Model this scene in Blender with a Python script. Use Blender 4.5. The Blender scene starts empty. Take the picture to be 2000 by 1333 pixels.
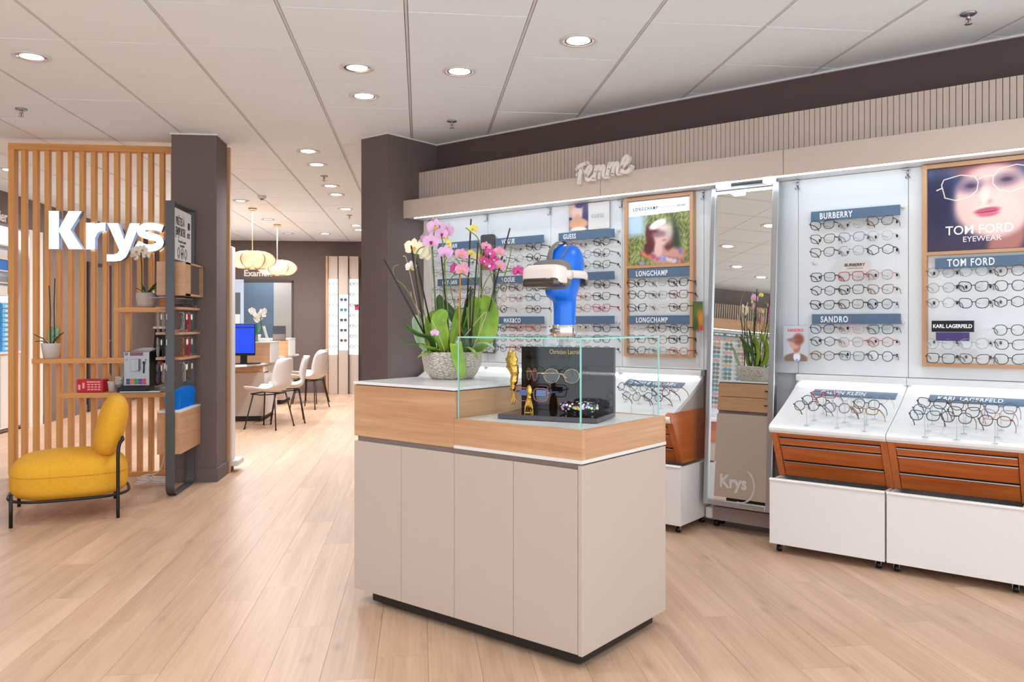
import bpy, math, random
from mathutils import Vector, Matrix, Euler, Quaternion
R = random.Random(7)
scene = bpy.context.scene
COL = scene.collection

# ---------------------------------------------------------------- camera
CAM_Z, YAW, FPX, HOR = 1.245, -0.11125, 1604.4, 633.6
cam_d = bpy.data.cameras.new('camera')
cam_d.sensor_width = 36.0
cam_d.lens = FPX / 2000 * 36.0
cam_d.shift_y = -(666.5 - HOR) / 2000
cam_d.clip_start = 0.05
cam = bpy.data.objects.new('camera', cam_d)
cam.location = (0, 0, CAM_Z)
cam.rotation_euler = (math.pi / 2, 0, YAW)
COL.objects.link(cam)
scene.camera = cam

# ---------------------------------------------------------------- world, exposure
world = bpy.data.worlds.new('world')
scene.world = world
world.use_nodes = True
bg = world.node_tree.nodes['Background']
bg.inputs[0].default_value = (0.86, 0.96, 1.06, 1)
bg.inputs[1].default_value = 2.7
scene.view_settings.view_transform = 'Standard'
scene.view_settings.look = 'None'
scene.view_settings.gamma = 1
scene.view_settings.use_curve_mapping = False
scene.view_settings.exposure = 0.07
cy = scene.cycles
cy.use_denoising = True
cy.max_bounces = 10
cy.diffuse_bounces = 5
cy.glossy_bounces = 4
cy.transmission_bounces = 8
cy.transparent_max_bounces = 24
cy.sample_clamp_indirect = 6
cy.caustics_reflective = False
cy.caustics_refractive = False
DOWN_W = 3.9
WASH_W = 0.45
LEDGE_W = 0.9

Q = 2 ** -0.5
W45 = -math.pi / 4   # the display wall runs at 45 degrees to the ceiling grid
CEIL = 2.749

def L2W(s, d, z=0.0):
    """along the display wall (s, to the right) and towards it (d) -> world"""
    return Vector(((s + d) * Q, (d - s) * Q, z))

def cam_point(u, v, dep):
    """a point at a measured pixel of the photograph and a known distance"""
    x = (u - 1000) / FPX * dep
    z = CAM_Z - (v - HOR) / FPX * dep
    c, s = math.cos(YAW), math.sin(YAW)
    return Vector((x * c - dep * s, x * s + dep * c, z))

# ---------------------------------------------------------------- materials
def lin(c):
    return tuple(((v / 255) / 12.92 if v / 255 <= 0.04045 else ((v / 255 + 0.055) / 1.055) ** 2.4) for v in c) + (1,)

MATS = {}
def mat(name, rgb=(200, 200, 200), rough=0.5, metal=0.0, spec=0.5, emit=None, emit_s=0.0, alpha=1.0,
        noise=None, bump=None, coat=0.0, trans=0.0):
    if name in MATS:
        return MATS[name]
    m = bpy.data.materials.new(name)
    m.use_nodes = True
    nt = m.node_tree
    b = nt.nodes['Principled BSDF']
    b.inputs['Base Color'].default_value = lin(rgb)
    b.inputs['Roughness'].default_value = rough
    b.inputs['Metallic'].default_value = metal
    b.inputs['Specular IOR Level'].default_value = spec
    b.inputs['Alpha'].default_value = alpha
    b.inputs['Coat Weight'].default_value = coat
    b.inputs['Transmission Weight'].default_value = trans
    if emit:
        b.inputs['Emission Color'].default_value = lin(emit)
        b.inputs['Emission Strength'].default_value = emit_s
    m.diffuse_color = lin(rgb)
    tc = None
    if noise:      # (scale, amount, second rgb)
        tc = nt.nodes.new('ShaderNodeTexCoord')
        n = nt.nodes.new('ShaderNodeTexNoise'); n.inputs['Scale'].default_value = noise[0]; n.inputs['Detail'].default_value = 4
        nt.links.new(tc.outputs['Object'], n.inputs['Vector'])
        r = nt.nodes.new('ShaderNodeMapRange'); r.inputs[1].default_value = 0.35; r.inputs[2].default_value = 0.65
        r.inputs[4].default_value = noise[1]
        nt.links.new(n.outputs['Fac'], r.inputs[0])
        mx = nt.nodes.new('ShaderNodeMix'); mx.data_type = 'RGBA'
        mx.inputs[6].default_value = lin(rgb); mx.inputs[7].default_value = lin(noise[2])
        nt.links.new(r.outputs[0], mx.inputs[0]); nt.links.new(mx.outputs[2], b.inputs['Base Color'])
    if bump:       # (scale, strength)
        tc = tc or nt.nodes.new('ShaderNodeTexCoord')
        n = nt.nodes.new('ShaderNodeTexNoise'); n.inputs['Scale'].default_value = bump[0]; n.inputs['Detail'].default_value = 3
        nt.links.new(tc.outputs['Object'], n.inputs['Vector'])
        bp = nt.nodes.new('ShaderNodeBump'); bp.inputs['Strength'].default_value = bump[1]; bp.inputs['Distance'].default_value = 0.002
        nt.links.new(n.outputs['Fac'], bp.inputs['Height']); nt.links.new(bp.outputs[0], b.inputs['Normal'])
    MATS[name] = m
    return m

def wood(name, light, dark, axis=0, rough=0.45, grain=1.0, knots=True, per_piece=False):
    """wood: stretched grain along one object axis, with rings and a few knots"""
    if name in MATS:
        return MATS[name]
    m = bpy.data.materials.new(name); m.use_nodes = True
    nt = m.node_tree; N = nt.nodes.new; Lk = nt.links.new
    b = nt.nodes['Principled BSDF']; b.inputs['Roughness'].default_value = rough
    tc = N('ShaderNodeTexCoord'); src = tc.outputs['Object']
    if per_piece:
        geo = N('ShaderNodeNewGeometry'); oi = N('ShaderNodeObjectInfo')
        ad = N('ShaderNodeMath'); ad.operation = 'ADD'; Lk(geo.outputs['Random Per Island'], ad.inputs[0]); Lk(oi.outputs['Random'], ad.inputs[1])
        fr = N('ShaderNodeMath'); fr.operation = 'FRACT'; Lk(ad.outputs[0], fr.inputs[0])
        rnd = fr.outputs[0]
        sc = N('ShaderNodeVectorMath'); sc.operation = 'SCALE'; sc.inputs[0].default_value = (31, 47, 19); Lk(rnd, sc.inputs['Scale'])
        av = N('ShaderNodeVectorMath'); av.operation = 'ADD'; Lk(geo.outputs['Position'], av.inputs[0]); Lk(sc.outputs[0], av.inputs[1])
        src = av.outputs[0]
    mp = N('ShaderNodeMapping'); s = [14 * grain] * 3; s[axis] = 0.9 * grain
    mp.inputs['Scale'].default_value = s; Lk(src, mp.inputs['Vector'])
    n1 = N('ShaderNodeTexNoise'); n1.inputs['Scale'].default_value = 1.0; n1.inputs['Detail'].default_value = 5; n1.inputs['Distortion'].default_value = 0.7
    Lk(mp.outputs[0], n1.inputs['Vector'])
    mp2 = N('ShaderNodeMapping'); s2 = [90 * grain] * 3; s2[axis] = 3 * grain
    mp2.inputs['Scale'].default_value = s2; Lk(src, mp2.inputs['Vector'])
    n2 = N('ShaderNodeTexNoise'); n2.inputs['Scale'].default_value = 1.0; n2.inputs['Detail'].default_value = 3; Lk(mp2.outputs[0], n2.inputs['Vector'])
    mx = N('ShaderNodeMix'); mx.data_type = 'FLOAT'; mx.inputs[0].default_value = 0.38
    Lk(n1.outputs['Fac'], mx.inputs[2]); Lk(n2.outputs['Fac'], mx.inputs[3])
    rp = N('ShaderNodeMapRange'); rp.inputs[1].default_value = 0.36; rp.inputs[2].default_value = 0.66; Lk(mx.outputs[0], rp.inputs[0])
    cm = N('ShaderNodeMix'); cm.data_type = 'RGBA'; cm.inputs[6].default_value = lin(dark); cm.inputs[7].default_value = lin(light)
    Lk(rp.outputs[0], cm.inputs[0]); out = cm.outputs[2]
    if knots:
        mp3 = N('ShaderNodeMapping'); s3 = [5.5] * 3; s3[axis] = 2.4; mp3.inputs['Scale'].default_value = s3; Lk(src, mp3.inputs['Vector'])
        vo = N('ShaderNodeTexVoronoi'); vo.inputs['Scale'].default_value = 1.0; Lk(mp3.outputs[0], vo.inputs['Vector'])
        r2 = N('ShaderNodeMapRange'); r2.inputs[1].default_value = 0.03; r2.inputs[2].default_value = 0.16; r2.inputs[3].default_value = 0.32; r2.inputs[4].default_value = 0.0
        Lk(vo.outputs['Distance'], r2.inputs[0])
        km = N('ShaderNodeMix'); km.data_type = 'RGBA'; km.inputs[7].default_value = lin(tuple(int(c * 0.62) for c in dark))
        Lk(r2.outputs[0], km.inputs[0]); Lk(out, km.inputs[6]); out = km.outputs[2]
    if per_piece:
        r3 = N('ShaderNodeMapRange'); r3.inputs[3].default_value = 0.93; r3.inputs[4].default_value = 1.04; Lk(rnd, r3.inputs[0])
        hv = N('ShaderNodeHueSaturation'); Lk(r3.outputs[0], hv.inputs['Value']); Lk(out, hv.inputs['Color']); out = hv.outputs[0]
    Lk(out, b.inputs['Base Color'])
    bp = N('ShaderNodeBump'); bp.inputs['Strength'].default_value = 0.12; bp.inputs['Distance'].default_value = 0.001
    Lk(mx.outputs[0], bp.inputs['Height']); Lk(bp.outputs[0], b.inputs['Normal'])
    m.diffuse_color = lin(light)
    MATS[name] = m
    return m

def glass(name, tint=(250, 255, 253), refl=0.5, opacity=0.0, col=(255, 255, 255), ior=1.45):
    """thin clear sheet: fresnel mirror over a tinted see-through layer"""
    if name in MATS:
        return MATS[name]
    m = bpy.data.materials.new(name); m.use_nodes = True
    nt = m.node_tree; N = nt.nodes.new; Lk = nt.links.new
    nt.nodes.remove(nt.nodes['Principled BSDF']); out = nt.nodes['Material Output']
    t = N('ShaderNodeBsdfTransparent'); t.inputs[0].default_value = lin(tint)
    g = N('ShaderNodeBsdfGlossy'); g.inputs['Roughness'].default_value = 0.02
    f = N('ShaderNodeLayerWeight'); f.inputs[0].default_value = 0.5
    pw = N('ShaderNodeMath'); pw.operation = 'POWER'; pw.inputs[1].default_value = 4.0; Lk(f.outputs['Facing'], pw.inputs[0])
    mu = N('ShaderNodeMath'); mu.operation = 'MULTIPLY_ADD'; mu.inputs[1].default_value = 0.8 * refl; mu.inputs[2].default_value = 0.05 * refl; Lk(pw.outputs[0], mu.inputs[0])
    base = t.outputs[0]
    if opacity > 0:
        d = N('ShaderNodeBsdfDiffuse'); d.inputs[0].default_value = lin(col)
        m0 = N('ShaderNodeMixShader'); m0.inputs[0].default_value = opacity
        Lk(t.outputs[0], m0.inputs[1]); Lk(d.outputs[0], m0.inputs[2]); base = m0.outputs[0]
    m1 = N('ShaderNodeMixShader'); Lk(mu.outputs[0], m1.inputs[0]); Lk(base, m1.inputs[1]); Lk(g.outputs[0], m1.inputs[2])
    Lk(m1.outputs[0], out.inputs['Surface'])
    m.diffuse_color = lin(col)
    MATS[name] = m
    return m

def attr_mat(name, rough=0.4, emit=0.0):
    """printed surface: colours come from the painted colour attribute"""
    if name in MATS:
        return MATS[name]
    m = bpy.data.materials.new(name); m.use_nodes = True
    nt = m.node_tree; b = nt.nodes['Principled BSDF']; b.inputs['Roughness'].default_value = rough
    a = nt.nodes.new('ShaderNodeAttribute'); a.attribute_name = 'Col'
    nt.links.new(a.outputs['Color'], b.inputs['Base Color'])
    if emit:
        nt.links.new(a.outputs['Color'], b.inputs['Emission Color']); b.inputs['Emission Strength'].default_value = emit
    MATS[name] = m
    return m

M_CEIL = mat('ceiling_tile_white', (240, 250, 255), 0.9, bump=(120, 0.15))
M_GRID = mat('ceiling_grid_white', (214, 214, 212), 0.6)
M_DARKWALL = mat('dark_brown_wall_paint', (88, 70, 68), 0.75)
M_COLUMN = mat('taupe_column_paint', (104, 90, 87), 0.7)
M_BACKWALL = mat('taupe_wall_paint', (112, 97, 92), 0.75)
M_WHITE = mat('white_laminate', (222, 217, 213), 0.35)
M_WHITEGLOSS = mat('white_gloss', (228, 226, 224), 0.18)
M_PANEL = mat('white_display_panel', (226, 228, 229), 0.30)
M_BEIGE = mat('beige_laminate', (190, 172, 158), 0.42)
M_FASCIA = mat('beige_fascia', (196, 178, 164), 0.5)
M_GROOVE = mat('dark_groove', (70, 60, 56), 0.8)
M_OAK = wood('oak_along_x', (204, 160, 122), (182, 134, 96), 0, grain=1.2)
M_OAKZ = wood('oak_along_z', (204, 160, 122), (182, 134, 96), 2, grain=1.2)
M_OAKY = wood('oak_along_y', (204, 160, 122), (182, 134, 96), 1, grain=1.2)
M_SLAT = wood('honey_wood_slats', (228, 168, 98), (206, 142, 76), 2, rough=0.5, knots=False)
M_SHELFW = wood('honey_wood_shelf', (228, 166, 94), (204, 138, 70), 0, rough=0.4)
M_CHERRY = wood('cherry_wood', (206, 114, 56), (176, 88, 38), 0, rough=0.3, knots=False)
M_CHERRYY = wood('cherry_wood_side', (206, 114, 56), (176, 88, 38), 1, rough=0.3, knots=False)
M_CHERRYZ = wood('cherry_wood_upright', (200, 116, 60), (172, 90, 42), 2, rough=0.3, knots=False)
M_PLANK = wood('oak_floor_plank', (210, 174, 145), (184, 148, 120), 1, rough=0.36, grain=0.8, per_piece=True)
M_GREYTRIM = mat('warm_grey_trim', (142, 126, 118), 0.5)
M_BLACK = mat('black_metal', (28, 25, 24), 0.35, 0.3)
M_BLACKPL = mat('black_plastic', (15, 15, 17), 0.35, spec=0.3)
M_STEELGREY = mat('grey_powder_coated_steel', (78, 78, 80), 0.45, 0.2)
M_ALU = mat('brushed_aluminium', (176, 178, 180), 0.3, 0.9)
M_CHROME = mat('chrome', (225, 225, 228), 0.06, 1.0)
M_MIRROR = mat('mirror_silver', (235, 238, 236), 0.01, 1.0)
M_SIGNBLUE = mat('slate_blue_sign', (92, 128, 156), 0.5)
M_SIGNDARK = mat('dark_slate_sign', (88, 92, 104), 0.5)
M_TEXTW = mat('white_lettering', (240, 240, 240), 0.5)
M_TEXTK = mat('black_lettering', (30, 30, 32), 0.6)
M_GLASS = glass('clear_glass', (253, 255, 254), 0.45)
M_GLASSEDGE = mat('teal_glass_edge', (158, 214, 206), 0.12)
M_LENS = glass('demo_lens', (248, 250, 250), 0.8)
M_ACRYL = glass('clear_acrylic', (238, 242, 244), 1.0, 0.05)
M_YELLOW = mat('mustard_fabric', (228, 168, 40), 0.9, noise=(60, 0.5, (216, 154, 30)), bump=(500, 0.5))
M_BLUEHEAD = mat('royal_blue_paint', (0, 104, 214), 0.33)
M_HEADSETW = mat('headset_offwhite', (226, 214, 206), 0.35)
M_HEADSETG = mat('headset_grey_foam', (120, 114, 108), 0.7)
M_VISOR = mat('dark_visor', (62, 50, 44), 0.12, coat=0.6)
M_LEDW = mat('led_diffuser', (255, 255, 255), 0.5, emit=(240, 250, 255), emit_s=2.5)
M_LAMPON = mat('lamp_disc_lit', (255, 255, 255), 0.5, emit=(255, 246, 232), emit_s=14.0)
M_LAMPOFF = mat('unlit_disc_daylight_glow', (225, 235, 245), 0.3, emit=(214, 230, 250), emit_s=0.8)  # unlit disc: bluish daylight reflection put in as a faint glow
M_KRYS = mat('lit_letter_face', (255, 255, 255), 0.5, emit=(236, 244, 255), emit_s=1.5)
M_KRYSSIDE = mat('letter_side_slate', (92, 112, 140), 0.5)
M_GOLD = mat('gold_metal', (206, 164, 78), 0.25, 1.0, bump=(110, 1.0))
M_GOLDTXT = mat('gold_lettering', (206, 170, 110), 0.5)
M_LEAF = mat('orchid_leaf_green', (134, 166, 36), 0.36, noise=(12, 0.7, (88, 132, 28)))
M_LEAFD = mat('dark_leaf_green', (62, 96, 34), 0.4, noise=(14, 0.6, (44, 76, 30)))
M_LEAFP = mat('pale_green_leaf', (150, 178, 136), 0.5)
M_STEM = mat('flower_stem_green', (108, 128, 48), 0.5)
M_STAKE = mat('dark_plant_stake', (44, 30, 30), 0.6)
M_TWIG = mat('pale_twig', (206, 176, 154), 0.7)
M_BARK = mat('orchid_bark', (74, 56, 44), 0.95, bump=(60, 1.0))
M_PWHITE = mat('white_petal', (246, 240, 236), 0.6)
M_PCREAM = mat('cream_petal', (246, 238, 205), 0.6)
M_PPINK = mat('pink_petal', (222, 168, 206), 0.6, noise=(60, 0.6, (236, 198, 224)))
M_PROSE = mat('rose_petal', (226, 140, 176), 0.6, noise=(60, 0.6, (236, 190, 200)))
M_PMAG = mat('magenta_petal', (196, 24, 120), 0.55, noise=(140, 0.7, (226, 110, 170)))
M_PYEL = mat('yellow_petal', (238, 226, 110), 0.6)
M_LIPM = mat('magenta_lip', (170, 16, 96), 0.5)
M_LIPY = mat('yellow_lip', (222, 178, 40), 0.5)

# ---------------------------------------------------------------- mesh building
class MB:
    def __init__(self):
        self.v = []; self.f = []; self.mi = []; self.sm = []
    def add(self, vs, fs, mi=0, smooth=False):
        o = len(self.v); self.v += [tuple(p) for p in vs]
        for f in fs:
            self.f.append(tuple(o + i for i in f)); self.mi.append(mi); self.sm.append(smooth)
        return self
    def box(self, x0, x1, y0, y1, z0, z1, mi=0):
        if x0 > x1: x0, x1 = x1, x0
        if y0 > y1: y0, y1 = y1, y0
        if z0 > z1: z0, z1 = z1, z0
        vs = [(x0, y0, z0), (x1, y0, z0), (x1, y1, z0), (x0, y1, z0), (x0, y0, z1), (x1, y0, z1), (x1, y1, z1), (x0, y1, z1)]
        return self.add(vs, [(0, 3, 2, 1), (4, 5, 6, 7), (0, 1, 5, 4), (1, 2, 6, 5), (2, 3, 7, 6), (3, 0, 4, 7)], mi)
    def prism(self, poly, axis, a, b, mi=0, smooth=False):
        """polygon (2-D, counter-clockwise) extruded along axis from a to b"""
        def P(p, t):
            return {'x': (t, p[0], p[1]), 'y': (p[0], t, p[1]), 'z': (p[0], p[1], t)}[axis]
        n = len(poly); vs = [P(p, a) for p in poly] + [P(p, b) for p in poly]
        fs = [(i, (i + 1) % n, n + (i + 1) % n, n + i) for i in range(n)]
        o = len(self.v)
        self.add(vs, fs, mi, smooth)
        self.f.append(tuple(o + i for i in range(n))[::-1]); self.mi.append(mi); self.sm.append(False)
        self.f.append(tuple(o + n + i for i in range(n))); self.mi.append(mi); self.sm.append(False)
        return self
    def tube(self, pts, r, n=8, closed=False, mi=0, flat=1.0, up=None, caps=True):
        pts = [Vector(p) for p in pts]; m = len(pts); vs = []; prev = None
        for i, p in enumerate(pts):
            if closed: t = pts[(i + 1) % m] - pts[i - 1]
            else: t = pts[min(i + 1, m - 1)] - pts[max(i - 1, 0)]
            if t.length < 1e-9: t = Vector((0, 0, 1))
            t.normalize()
            if up is not None: a = Vector(up).cross(t)
            elif prev is None: a = t.cross(Vector((0, 0, 1))) if abs(t.z) < 0.9 else t.cross(Vector((1, 0, 0)))
            else: a = prev - t * prev.dot(t)
            if a.length < 1e-6: a = t.orthogonal()
            a.normalize(); prev = a; b = t.cross(a)
            rr = r[i] if isinstance(r, (list, tuple)) else r
            for k in range(n):
                an = 2 * math.pi * k / n
                vs.append(p + a * (math.cos(an) * rr) + b * (math.sin(an) * rr * flat))
        fs = []
        for i in range(m if closed else m - 1):
            j = (i + 1) % m
            for k in range(n):
                k2 = (k + 1) % n
                fs.append((i * n + k, i * n + k2, j * n + k2, j * n + k))
        if not closed and caps:
            fs.append(tuple(range(n))[::-1]); fs.append(tuple((m - 1) * n + k for k in range(n)))
        return self.add(vs, fs, mi, True)
    def lathe(self, prof, n=24, c=(0, 0), mi=0, smooth=True, cap0=True, cap1=True):
        vs = []; m = len(prof)
        for r, z in prof:
            for k in range(n):
                a = 2 * math.pi * k / n
                vs.append((c[0] + r * math.cos(a), c[1] + r * math.sin(a), z))
        fs = [(i * n + k, i * n + (k + 1) % n, (i + 1) * n + (k + 1) % n, (i + 1) * n + k) for i in range(m - 1) for k in range(n)]
        o = len(self.v); self.add(vs, fs, mi, smooth)
        if cap0: self.f.append(tuple(o + k for k in range(n))[::-1]); self.mi.append(mi); self.sm.append(False)
        if cap1: self.f.append(tuple(o + (m - 1) * n + k for k in range(n))); self.mi.append(mi); self.sm.append(False)
        return self
    def ell(self, c, r, nu=20, nv=12, mi=0, fn=None, M=None):
        vs = []; fs = []
        for j in range(nv + 1):
            ph = math.pi * j / nv
            for i in range(nu):
                th = 2 * math.pi * i / nu
                p = Vector((math.sin(ph) * math.cos(th), math.sin(ph) * math.sin(th), math.cos(ph)))
                q = fn(p) if fn else p
                q = Vector((q[0] * r[0], q[1] * r[1], q[2] * r[2]))
                if M is not None: q = M @ q
                vs.append(Vector(c) + q)
        for j in range(nv):
            for i in range(nu):
                i2 = (i + 1) % nu
                fs.append((j * nu + i, (j + 1) * nu + i, (j + 1) * nu + i2, j * nu + i2))
        return self.add(vs, fs, mi, True)
    def surf(self, fn, nu, nv, mi=0, smooth=True):
        vs = [fn(i / nu, j / nv) for j in range(nv + 1) for i in range(nu + 1)]
        fs = [(j * (nu + 1) + i, j * (nu + 1) + i + 1, (j + 1) * (nu + 1) + i + 1, (j + 1) * (nu + 1) + i) for j in range(nv) for i in range(nu)]
        return self.add(vs, fs, mi, smooth)
    def move(self, M):
        self.v = [tuple(M @ Vector(p)) for p in self.v]; return self
    def mesh(self, name, mats):
        me = bpy.data.meshes.new(name)
        me.from_pydata(self.v, [], self.f)
        for m in (mats if isinstance(mats, (list, tuple)) else [mats]): me.materials.append(m)
        me.polygons.foreach_set('material_index', self.mi)
        me.polygons.foreach_set('use_smooth', self.sm)
        me.update(); me.validate()
        return me

def place(o, parent=None, loc=(0, 0, 0), rz=0.0, rot=None):
    o.location = loc
    o.rotation_euler = rot if rot is not None else (0, 0, rz)
    if parent is not None: o.parent = parent
    COL.objects.link(o)
    return o

def obj(name, mb, mats, parent=None, loc=(0, 0, 0), rz=0.0, rot=None, bevel=0, solid=0, sub=0):
    me = mb.mesh(name, mats) if isinstance(mb, MB) else mb
    o = place(bpy.data.objects.new(name, me), parent, loc, rz, rot)
    if solid:
        k = o.modifiers.new('thickness', 'SOLIDIFY'); k.thickness = solid; k.offset = 0
    if sub:
        k = o.modifiers.new('smooth', 'SUBSURF'); k.levels = sub; k.render_levels = sub
    if bevel:
        k = o.modifiers.new('soft_edges', 'BEVEL'); k.width = bevel; k.segments = 2; k.limit_method = 'ANGLE'
    return o

def tag(o, label=None, cat=None, group=None, kind=None):
    if label: o['label'] = label
    if cat: o['category'] = cat
    if group: o['group'] = group
    if kind: o['kind'] = kind
    return o

def thing(name, label, cat, loc=(0, 0, 0), rz=0.0, group=None, rot=None):
    o = bpy.data.objects.new(name, None)
    o.empty_display_size = 0.05
    place(o, None, loc, rz, rot)
    return tag(o, label, cat, group)

def wthing(name, label, cat, s, d, z=0.0, group=None):
    """a thing standing in the frame of the 45 degree display wall"""
    return thing(name, label, cat, L2W(s, d, z), W45, group)

def struct(name, mb, mats, loc=(0, 0, 0), rz=0.0, **k):
    return tag(obj(name, mb, mats, None, loc, rz, **k), kind='structure')

def bx(*a, **k):
    return MB().box(*a, **k)

TXT = {}
def text(name, body, size, material, parent, loc, rot=(math.pi / 2, 0, 0), ext=0.0015, xs=1.0, off=0.0, spacing=1.0, align='LEFT', shear=0.0):
    key = (body, size, ext, off, spacing, align, xs, shear)
    if key not in TXT:
        cu = bpy.data.curves.new(name, 'FONT')
        cu.body = body; cu.size = size; cu.extrude = ext; cu.offset = off; cu.space_character = spacing
        cu.align_x = align; cu.resolution_u = 3; cu.shear = shear
        t = bpy.data.objects.new('tmp', cu); COL.objects.link(t)
        dg = bpy.context.evaluated_depsgraph_get()
        me = bpy.data.meshes.new_from_object(t.evaluated_get(dg))
        bpy.data.objects.remove(t); bpy.data.curves.remove(cu)
        for v in me.vertices: v.co.x *= xs
        TXT[key] = me
    me = TXT[key].copy(); me.name = name
    me.materials.clear(); me.materials.append(material)
    return place(bpy.data.objects.new(name, me), parent, loc, rot=rot)

def stroke(mb, pts, w, y0, y1, mi=0, side=None, round_caps=False):
    """thick flat stroke in the x-z plane through pts, from y0 (front) to y1 (back); mitred joints"""
    P = [Vector((p[0], p[1])) for p in pts]; n = len(P); Lf = []; Rt = []
    for i in range(n):
        a = (P[i] - P[i - 1]).normalized() if i else None
        b = (P[i + 1] - P[i]).normalized() if i < n - 1 else None
        if a is None: a = b
        if b is None: b = a
        na, nb = Vector((-a.y, a.x)), Vector((-b.y, b.x))
        m = (na + nb)
        if m.length < 1e-6: m = na
        m.normalize(); k = 1 / max(0.5, m.dot(na))
        ww = (w[i] if isinstance(w, (list, tuple)) else w) / 2
        Lf.append(P[i] + m * ww * k); Rt.append(P[i] - m * ww * k)
    vs = []; fs = []
    for y in (y0, y1):
        for i in range(n): vs.append((Lf[i].x, y, Lf[i].y)); vs.append((Rt[i].x, y, Rt[i].y))
    for i in range(n - 1):
        a, b, c, d = 2 * i, 2 * i + 1, 2 * i + 3, 2 * i + 2
        fs.append((a, b, c, d)); fs.append((2 * n + a, 2 * n + d, 2 * n + c, 2 * n + b))
    k0 = len(mb.f)
    mb.add(vs, fs, mi)
    o = len(mb.v) - len(vs); sd = mi if side is None else side
    for i in range(n - 1):
        for q in ((2 * i, 2 * i + 2, 2 * n + 2 * i + 2, 2 * n + 2 * i), (2 * i + 3, 2 * i + 1, 2 * n + 2 * i + 1, 2 * n + 2 * i + 3)):
            mb.f.append(tuple(o + t for t in q)); mb.mi.append(sd); mb.sm.append(False)
    for q in ((1, 0, 2 * n, 2 * n + 1), (2 * n - 2, 2 * n - 1, 4 * n - 1, 4 * n - 2)):
        mb.f.append(tuple(o + t for t in q)); mb.mi.append(sd); mb.sm.append(False)
    if round_caps:
        for c, ww in ((P[0], w[0] if isinstance(w, (list, tuple)) else w), (P[-1], w[-1] if isinstance(w, (list, tuple)) else w)):
            mb.prism([(c.x + ww / 2 * math.cos(t * math.pi / 6), c.y + ww / 2 * math.sin(t * math.pi / 6)) for t in range(12)], 'y', y0, y1, mi)
    return mb

def spline(pts, n=6):
    """Catmull-Rom through the points"""
    P = [Vector(p) for p in pts]; out = []
    P = [P[0] * 2 - P[1]] + P + [P[-1] * 2 - P[-2]]
    for i in range(1, len(P) - 2):
        for k in range(n):
            t = k / n; a, b, c, d = P[i - 1:i + 3]
            out.append(0.5 * ((2 * b) + (c - a) * t + (2 * a - 5 * b + 4 * c - d) * t * t + (3 * b - a - 3 * c + d) * t ** 3))
    out.append(P[-2])
    return out

def copy_tree(o, parent=None):
    c = o.copy(); COL.objects.link(c)
    if parent is not None: c.parent = parent; c.matrix_parent_inverse = o.matrix_parent_inverse.copy()
    for ch in KIDS.get(o.name, ()):
        copy_tree(ch, c)
    return c
KIDS = {}
def remember(root):
    """note the children of a finished thing so that copies can be made quickly"""
    for ch in bpy.data.objects:
        if ch.parent is not None:
            KIDS.setdefault(ch.parent.name, [])
            if ch not in KIDS[ch.parent.name]: KIDS[ch.parent.name].append(ch)

def area_light(name, parent, loc, rot, sx, sy, watts, rgb, spread=math.pi):
    l = bpy.data.lights.new(name, 'AREA'); l.shape = 'RECTANGLE'; l.size = sx; l.size_y = sy
    l.energy = watts; l.color = lin(rgb)[:3]; l.spread = spread
    return place(bpy.data.objects.new(name, l), parent, loc, rot=rot)
# ================================================================ THE SETTING
def clip(poly, a, b, c):
    """keep the part of a polygon where a*x + b*y <= c"""
    out = []
    for i, p in enumerate(poly):
        q = poly[(i + 1) % len(poly)]
        fp, fq = a * p[0] + b * p[1] - c, a * q[0] + b * q[1] - c
        if fp <= 0: out.append(p)
        if fp * fq < 0:
            t = fp / (fp - fq); out.append((p[0] + (q[0] - p[0]) * t, p[1] + (q[1] - p[1]) * t))
    return out

def seen(x, y):
    """distance in front of the camera, and whether the point lies within its view"""
    dep = -x * math.sin(YAW) + y * math.cos(YAW); lat = x * math.cos(YAW) + y * math.sin(YAW)
    return dep, dep > 0.3 and abs(lat) < 0.68 * dep

def fit(x0, x1, y0, y1, slack=0.0):
    """a rectangle of floor or ceiling cut to the shape of the shop, or None"""
    poly = [(x0, y0), (x1, y0), (x1, y1), (x0, y1)]
    if x1 > -0.08:
        if y0 > 7.0 and x0 < 0.1: return [(x0, y0), (min(x1, 0.28), y0), (min(x1, 0.28), y1), (x0, y1)]
        poly = clip(poly, 1, 1, 7.045 - slack)
    if x1 <= -4.68 and y0 > 7.9: return None
    if len(poly) < 3: return None
    area = abs(sum(poly[i][0] * poly[(i + 1) % len(poly)][1] - poly[(i + 1) % len(poly)][0] * poly[i][1] for i in range(len(poly)))) / 2
    return poly if area > 0.004 else None

# ---- floor
floor = struct('floor', bx(-7.3, 4.6, -1.6, 17.7, -0.10, -0.010), mat('floor_joint', (132, 98, 70), 0.8))
planks = []
PW, PL = 0.19, 1.285
for i in range(-32, 24):
    x0 = i * PW + 0.03
    if x0 < -6.05 or x0 > 4.3: continue
    off = (i * 0.437 + 0.17 * math.sin(i * 2.1)) % 1.0 * PL
    for j in range(-2, 13):
        y0 = j * PL + off; y1 = y0 + PL - 0.0012
        if y1 < -1.5 or y0 > 15.15: continue
        g = fit(x0, x0 + PW - 0.0012, max(y0, -1.55), min(y1, 15.19))
        if not g: continue
        dep, vis = seen(x0 + PW / 2, (y0 + y1) / 2)
        planks.append(((0 if vis else 100) + dep, g))
planks.sort(key=lambda t: t[0])
field = MB()
PLK = {}
for n, (k, g) in enumerate(planks):
    if n < 290:
        ox, oy = g[0]
        key = tuple((round(p[0] - ox, 3), round(p[1] - oy, 3)) for p in g)
        if key not in PLK: PLK[key] = MB().prism([(p[0], p[1]) for p in key], 'z', -0.010, 0.0).mesh('plank', M_PLANK)
        place(bpy.data.objects.new('plank', PLK[key]), floor, (ox, oy, 0))
    else:
        field.prism(g, 'z', -0.010, 0.0)
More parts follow.
